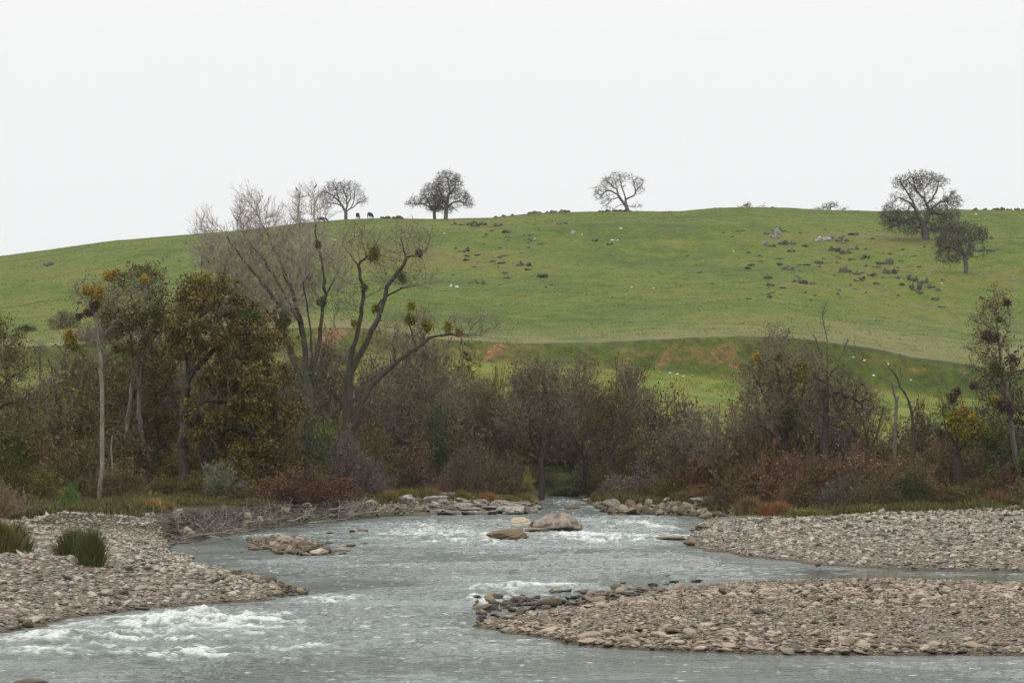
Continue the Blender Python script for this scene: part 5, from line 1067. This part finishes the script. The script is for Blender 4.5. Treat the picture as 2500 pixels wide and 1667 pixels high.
for i, (u, D, w, h, c, lb) in enumerate([(1790,147,1.3,1.15,(.21,.10,.04),'rust orange tussock overhanging the top of the far right bar'),(1765,150,1.1,1.0,(.21,.10,.04),'rust orange tussock left of the overhanging one'),(1720,158,1.7,1.5,(.16,.11,.045),'brown straw tussock at the water left of the far right bar'),
   (1860,142,2.2,.5,(.12,.13,.03),'low green mat of grass over the top of the far right bar'),(1830,143,1.4,.5,(.13,.12,.03),'low yellow green mat of grass beside the orange tussocks'),(1590,181,1.8,.8,YG,'yellow green tussock on the right bank above the grey block'),(1540,190,2.0,1.2,ORG,'straw orange tussock on the right bank'),
   (1475,205,2.0,1.4,(.13,.15,.03),'green tussock above the three pale rocks'),(1440,208,1.6,1.0,(.12,.13,.03),'lower green tussock left of the straw one above the pale rocks'),(1120,184,1.8,1.1,ORG,'straw orange tussock on the bank above the ledge right end'),(1060,184,1.6,1.0,(.17,.13,.035),'straw green tussock on the bank above the ledge middle'),
   (980,183,2.2,1.3,(.17,.13,.04),'wide straw tussock on the bank above the ledge middle'),(1170,186,1.6,.9,YG,'yellow green tussock near the ledge right end'),(1200,188,1.4,1.2,(.18,.11,.04),'brown orange tussock at the left corner of the narrows'),(930,182,2.0,1.0,(.13,.13,.03),'green straw tussock above the ledge left half'),(890,178,1.8,1.0,(.18,.13,.04),'straw tussock above the ledge left end'),
   (350,138,1.3,.8,(.28,.17,.04),'orange tussock at the upper corner of the left bar'),(375,141,1.0,.7,(.16,.12,.035),'dull tussock right of the orange one above the left bar'),(1300,232,3.0,1.0,(.05,.05,.02),'dark grass overhanging the head of the narrows at left'),(1350,232,3.0,1.0,(.05,.055,.02),'dark grass overhanging the head of the narrows at right'),(2290,148,1.6,1.2,(.15,.09,.04),'red brown tussock behind the far right bar'),(2060,150,1.4,1.0,(.06,.075,.025),'dark green weed clump behind the far right bar')]):
    tuft('tussock', u, D, w, h, int(700+500*w), c, lb, 'grass tussocks along the banks', 10+i)
tuft('reed_clump', 1640, 181, 1.6, 1.1, 900, GREY, 'grey dry reeds behind the broad pale mound', seed=60, cat='reeds')
# ------------------------------------------------------------------ driftwood
def drift(u, D, L, n, label, group, seed, rad=.035, name='driftwood', upward=.25, z=None, matn='driftwood'):
    r = np.random.default_rng(3000+seed); x = (u-CX)/F*D; zz = max(tz(x, D), .05) if z is None else z
    pos = [np.zeros(3)]; par = [-1]; ang = r.uniform(-.6, .6)+(math.pi if r.random() < .5 else 0); d = unit(np.array([math.cos(ang), math.sin(ang)*.6, upward]))
    for k in range(7): d = unit(d+r.normal(0, .18, 3)); d[2] = abs(d[2])*.7+.02; pos.append(pos[-1]+d*L/7); par.append(k)
    for b in range(n):
        i = int(r.integers(2, 7)); q = pos[i]; p_ = i; dd = unit(d+r.normal(0, .7, 3)); dd[2] = abs(dd[2])
        for k in range(4): dd = unit(dd+r.normal(0, .25, 3)); q = q+dd*L/11; pos.append(q); par.append(p_); p_ = len(pos)-1
    pos = np.array(pos); tr, cr, _ = tree_parts(pos, np.array(par), r, rad, rad*.28, .001, 1, L*.2, rad*.25, 0, smooth=0, twig_max=rad*.6)
    o = obj(name, mesh(name, tr+cr, M[matn], True)); o.location = (x, D, zz); return tag(o, label, 'driftwood', group)
for i in range(46):
    u = 385+i*9.2+rng.normal(0, 5); D = interp([(388,119),(440,124.6),(520,133),(600,142),(700,152),(790,160)], u)+rng.uniform(.3, 4.5)
    drift(u, D, rng.uniform(1.6, 3.4), 7, 'grey bare branches of driftwood tangled on the shore below the rusty oak' if u > 560 else 'grey bare branches of driftwood tangled beside the left bar', 'driftwood tangled along the left shore', i, rng.uniform(.03, .055), matn='bleached' if i % 3 == 0 else 'driftwood')
drift(1725, 138, 1.7, 5, 'bleached driftwood branch sticking up at the top of the far right bar', None, 80, .06, upward=.5, matn='bleached')
drift(1700, 140, 1.3, 4, 'smaller bleached driftwood left of the big one on the far right bar', None, 81, .04, matn='bleached')
drift(1765, 136, 1.2, 5, 'grey root end of driftwood under the orange tussocks', None, 82, .05)
drift(505, 128, 1.2, 2, 'pale curled root lying at the water beside the left bar', None, 83, .05, matn='bleached')
# log end at the lower left corner
v, f = rock_shape(4, 16, 8, np.random.default_rng(5), .03); x, D = G(52, 1572)
o = obj('log', mesh('log', [(v*np.array([.32, .12, .07]), f, 0)], M['boulder_dark'], True), loc=(x, D, .02)); tag(o, 'brown log end barely showing in the lower left corner', 'log')
# ------------------------------------------------------------------ fence
fx = []
for u, v in [(1015,858),(1051,862),(1076,864),(1130,862),(1181,865),(1228,868)]: fx.append(((u-0)/1.0, v))
def fence(label, pts, brace=None):
    P3 = [np.array(hit(u/1.063 if big else u, v, 264)) for u, v, big in pts]; base = P3[0].copy()
    root = empty('wire_fence', base); tag(root, label, 'fence')
    for p in P3:
        a = (p-base)[None]; b = a+np.array([[0, 0, 1.25]]); v_, f_ = tubes(a-np.array([[0, 0, .2]]), b, np.array([.055]), np.array([.05]), 8); obj('post', mesh('post', [(v_, f_, 0)], M['post'], True), root)
    for hgt in (.35, .7, 1.1):
        a = np.array([p-base+np.array([0, 0, hgt]) for p in P3[:-1]]); b = np.array([p-base+np.array([0, 0, hgt]) for p in P3[1:]])
        v_, f_ = tubes(a, b, np.full(len(a), .006), np.full(len(a), .006), 4); obj('wire', mesh('wire', [(v_, f_, 0)], M['wire']), root)
    if brace:
        i, j = brace; a = (P3[i]-base+np.array([0, 0, .25]))[None]; b = (P3[j]-base+np.array([0, 0, .25]))[None]
        v_, f_ = tubes(a, b, np.array([.04]), np.array([.04]), 6); obj('rail', mesh('rail', [(v_, f_, 0)], M['post']), root)
fence('wire fence of thin dark posts crossing the meadow right of the middle thicket', [(1510,922,1),(1566,926,1),(1625,928,1),(1647,929,1),(1700,937,1),(1757,951,1),(1830,965,1)], (2, 3))
fence('wire fence of thin dark posts below the cut bank behind the leaning tree', [(1000,890,1),(1051,888,1),(1076,888,1),(1130,891,1),(1181,894,1),(1228,896,1),(1290,900,1)])
# ------------------------------------------------------------------ cattle and birds
def skin_obj(name, verts, edges, radii, m, parent=None, sub=2):
    me = bpy.data.meshes.new(name); me.from_pydata(verts, edges, []); me.update()
    o = obj(name, me, parent); md = o.modifiers.new('skin', 'SKIN')
    for i, rr in enumerate(radii):
        s = me.skin_vertices[0].data[i]; s.radius = rr if isinstance(rr, tuple) else (rr, rr)
    me.skin_vertices[0].data[0].use_root = True
    sb = o.modifiers.new('sub', 'SUBSURF'); sb.levels = sb.render_levels = sub
    dg = bpy.context.evaluated_depsgraph_get(); ev = o.evaluated_get(dg); nm = bpy.data.meshes.new_from_object(ev)
    o.modifiers.clear(); o.data = nm; nm.materials.clear(); nm.materials.append(m)
    for p in nm.polygons: p.use_smooth = True
    return o
def cow(u, v, rz, label, m, s=1.0, D=566):
    x = (u-CX)/F*D; z = tz(x, D)
    # facing +x, head down grazing
    V = [(-.05,0,.95),(-.55,0,.98),(-.80,0,1.0),(.45,0,.92),(.72,0,.95),(.98,0,.82),(1.15,0,.55),(1.25,0,.28),(1.28,0,.10),
         (-.70,.17,.72),(-.62,.18,.5),(-.72,.18,.25),(-.68,.18,.02),(-.70,-.17,.72),(-.62,-.18,.5),(-.72,-.18,.25),(-.66,-.18,.02),
         (.52,.15,.62),(.52,.16,.38),(.55,.16,.02),(.50,-.15,.62),(.48,-.16,.38),(.46,-.16,.02),
         (-.92,0,.95),(-.98,0,.6),(-.96,0,.38)]
    E = [(0,1),(1,2),(0,3),(3,4),(4,5),(5,6),(6,7),(7,8),(2,9),(9,10),(10,11),(11,12),(2,13),(13,14),(14,15),(15,16),(3,17),(17,18),(18,19),(3,20),(20,21),(21,22),(2,23),(23,24),(24,25)]
    Rr = [(.36,.40),(.33,.36),(.24,.28),(.32,.38),(.25,.32),(.17,.2),(.12,.15),(.10,.10),(.07,.07),.15,.08,.06,.05,.15,.08,.06,.05,.12,.07,.05,.12,.07,.05,.04,.03,.05]
    # skin radii are half widths
    Rr = [(r_ if not isinstance(r_, tuple) else (r_[0]*.95, r_[1]*.95)) for r_ in Rr]
    root = empty('cow', (x, D, z), rz); root.scale = (s, s, s)
    skin_obj('body', V, E, Rr, m, root)
    for sy in (-1, 1):
        v_, f_ = rock_shape(2, 10, 5, np.random.default_rng(1), 0); obj('ear', mesh('ear', [(v_*np.array([.04, .10, .05])+np.array([1.13, sy*.17, .56]), f_, 0)], m, True), root)
    tag(root, label, 'cow', 'black cattle grazing on the ridge')
cow(740, 511, 0.15, 'black cow grazing with its head lowered to the right, leftmost of three on the ridge', M['cow'], 1.05, 545)
cow(822, 503, R(80), 'black cow seen from behind, middle of three on the ridge', M['cow'], 1.15)
cow(850, 502, R(62), 'black cow standing three quarters away, rightmost of three on the ridge', M['cow'], 1.15)
def bird(u, v, D, label, rz):
    p = P(u, v, D); root = empty('bird', p, rz)
    V = [(0,0,.0),(-.08,0,-.09),(-.16,0,-.24),(.04,0,.08),(.07,0,.15),(.12,0,.16)]; E = [(0,1),(1,2),(0,3),(3,4),(4,5)]
    skin_obj('body', V, E, [.075,.055,.02,.055,.045,.01], M['bird'], root, 1)
    for sy in (-1, 1):
        a = np.array([[0, sy*.02, -.06]]); v_, f_ = tubes(a, a+np.array([[.01, 0, -.09]]), np.array([.008]), np.array([.006]), 4); obj('leg', mesh('leg', [(v_, f_, 0)], M['bird']), root)
    root.scale = (.85,)*3; tag(root, label, 'bird', 'birds perched on the wide bare tree')
bird(681, 434, 186, 'black bird on a top twig, left of the two on the wide bare tree', 2.4)
bird(725, 428, 186, 'black bird on a top twig, right of the two on the wide bare tree', .5)
# ------------------------------------------------------------------ light, sky, haze, camera
sun_el, sun_az = R(58), R(200)
w = bpy.data.worlds.new('World'); bpy.context.scene.world = w; w.use_nodes = True; nt = w.node_tree; nt.nodes.clear(); n = N(nt)
out = n.new('ShaderNodeOutputWorld'); bg = n.new('ShaderNodeBackground'); n.link(bg.outputs[0], out.inputs[0])
sky = n.new('ShaderNodeTexSky'); sky.sky_type = 'NISHITA'; sky.sun_disc = False; sky.sun_elevation = sun_el; sky.sun_rotation = sun_az; sky.dust_density = 5; sky.air_density = 1
tc = n.new('ShaderNodeTexCoord'); sx = n.new('ShaderNodeSeparateXYZ'); n.link(tc.outputs['Generated'], sx.inputs[0])
cl = n.ramp(n.math('ADD', sx.outputs[2], n.math('MULTIPLY', n.math('SUBTRACT', n.noise(2.2, 4, .5, tc.outputs['Generated'], (1, 1, 3)), .5), .10)), [(-.0, (8.75,8.78,8.85)), (.17, (9.15,9.15,9.2)), (.5, (14,14,14.1)), (1, (18,18,18.2))])
hs = n.new('ShaderNodeHueSaturation'); hs.inputs['Saturation'].default_value = .3; n.link(sky.outputs[0], hs.inputs['Color'])
n.link(n.mix(.93, hs.outputs[0], cl), bg.inputs['Color']); bg.inputs['Strength'].default_value = .1
sl = bpy.data.lights.new('sun', 'SUN'); sl.energy = .9; sl.angle = R(20); sl.color = (1, .96, .9); so = bpy.data.objects.new('sun', sl); COL.objects.link(so)
so.rotation_euler = (R(90)-sun_el, 0, R(180)-sun_az)
hz = bpy.data.materials.new('haze_air'); hz.use_nodes = True; hz.node_tree.nodes.clear()
ho = hz.node_tree.nodes.new('ShaderNodeOutputMaterial'); hv = hz.node_tree.nodes.new('ShaderNodeVolumePrincipled'); hv.inputs['Density'].default_value = HAZE = .00007; hv.inputs['Color'].default_value = (.93, .95, .97, 1)
hz.node_tree.links.new(hv.outputs[0], ho.inputs['Volume'])
HB = np.array([[x, y, z] for x in (-2600, 2600) for y in (-60, 1650) for z in (-60, 130)], float)
if HAZE > 0:
    o = obj('haze', mesh('haze', [(HB, np.array([[0,1,3,2],[4,6,7,5],[0,4,5,1],[2,3,7,6],[0,2,6,4],[1,5,7,3]]), 0)], hz)); tag(o, 'thin grey mist over the valley', 'haze', kind='stuff')
cam = bpy.data.cameras.new('camera'); co = bpy.data.objects.new('camera', cam); COL.objects.link(co); co.location = (0, 0, H); co.rotation_euler = (R(90), 0, 0)
cam.sensor_width = 36; cam.lens = 36*F/2352; cam.shift_y = (HV-784)/2352; cam.clip_end = 6000; cam.clip_start = .1
sc = bpy.context.scene; sc.camera = co
sc.view_settings.view_transform = 'Standard'; sc.view_settings.look = 'None'; sc.view_settings.gamma = 1; sc.view_settings.exposure = .08
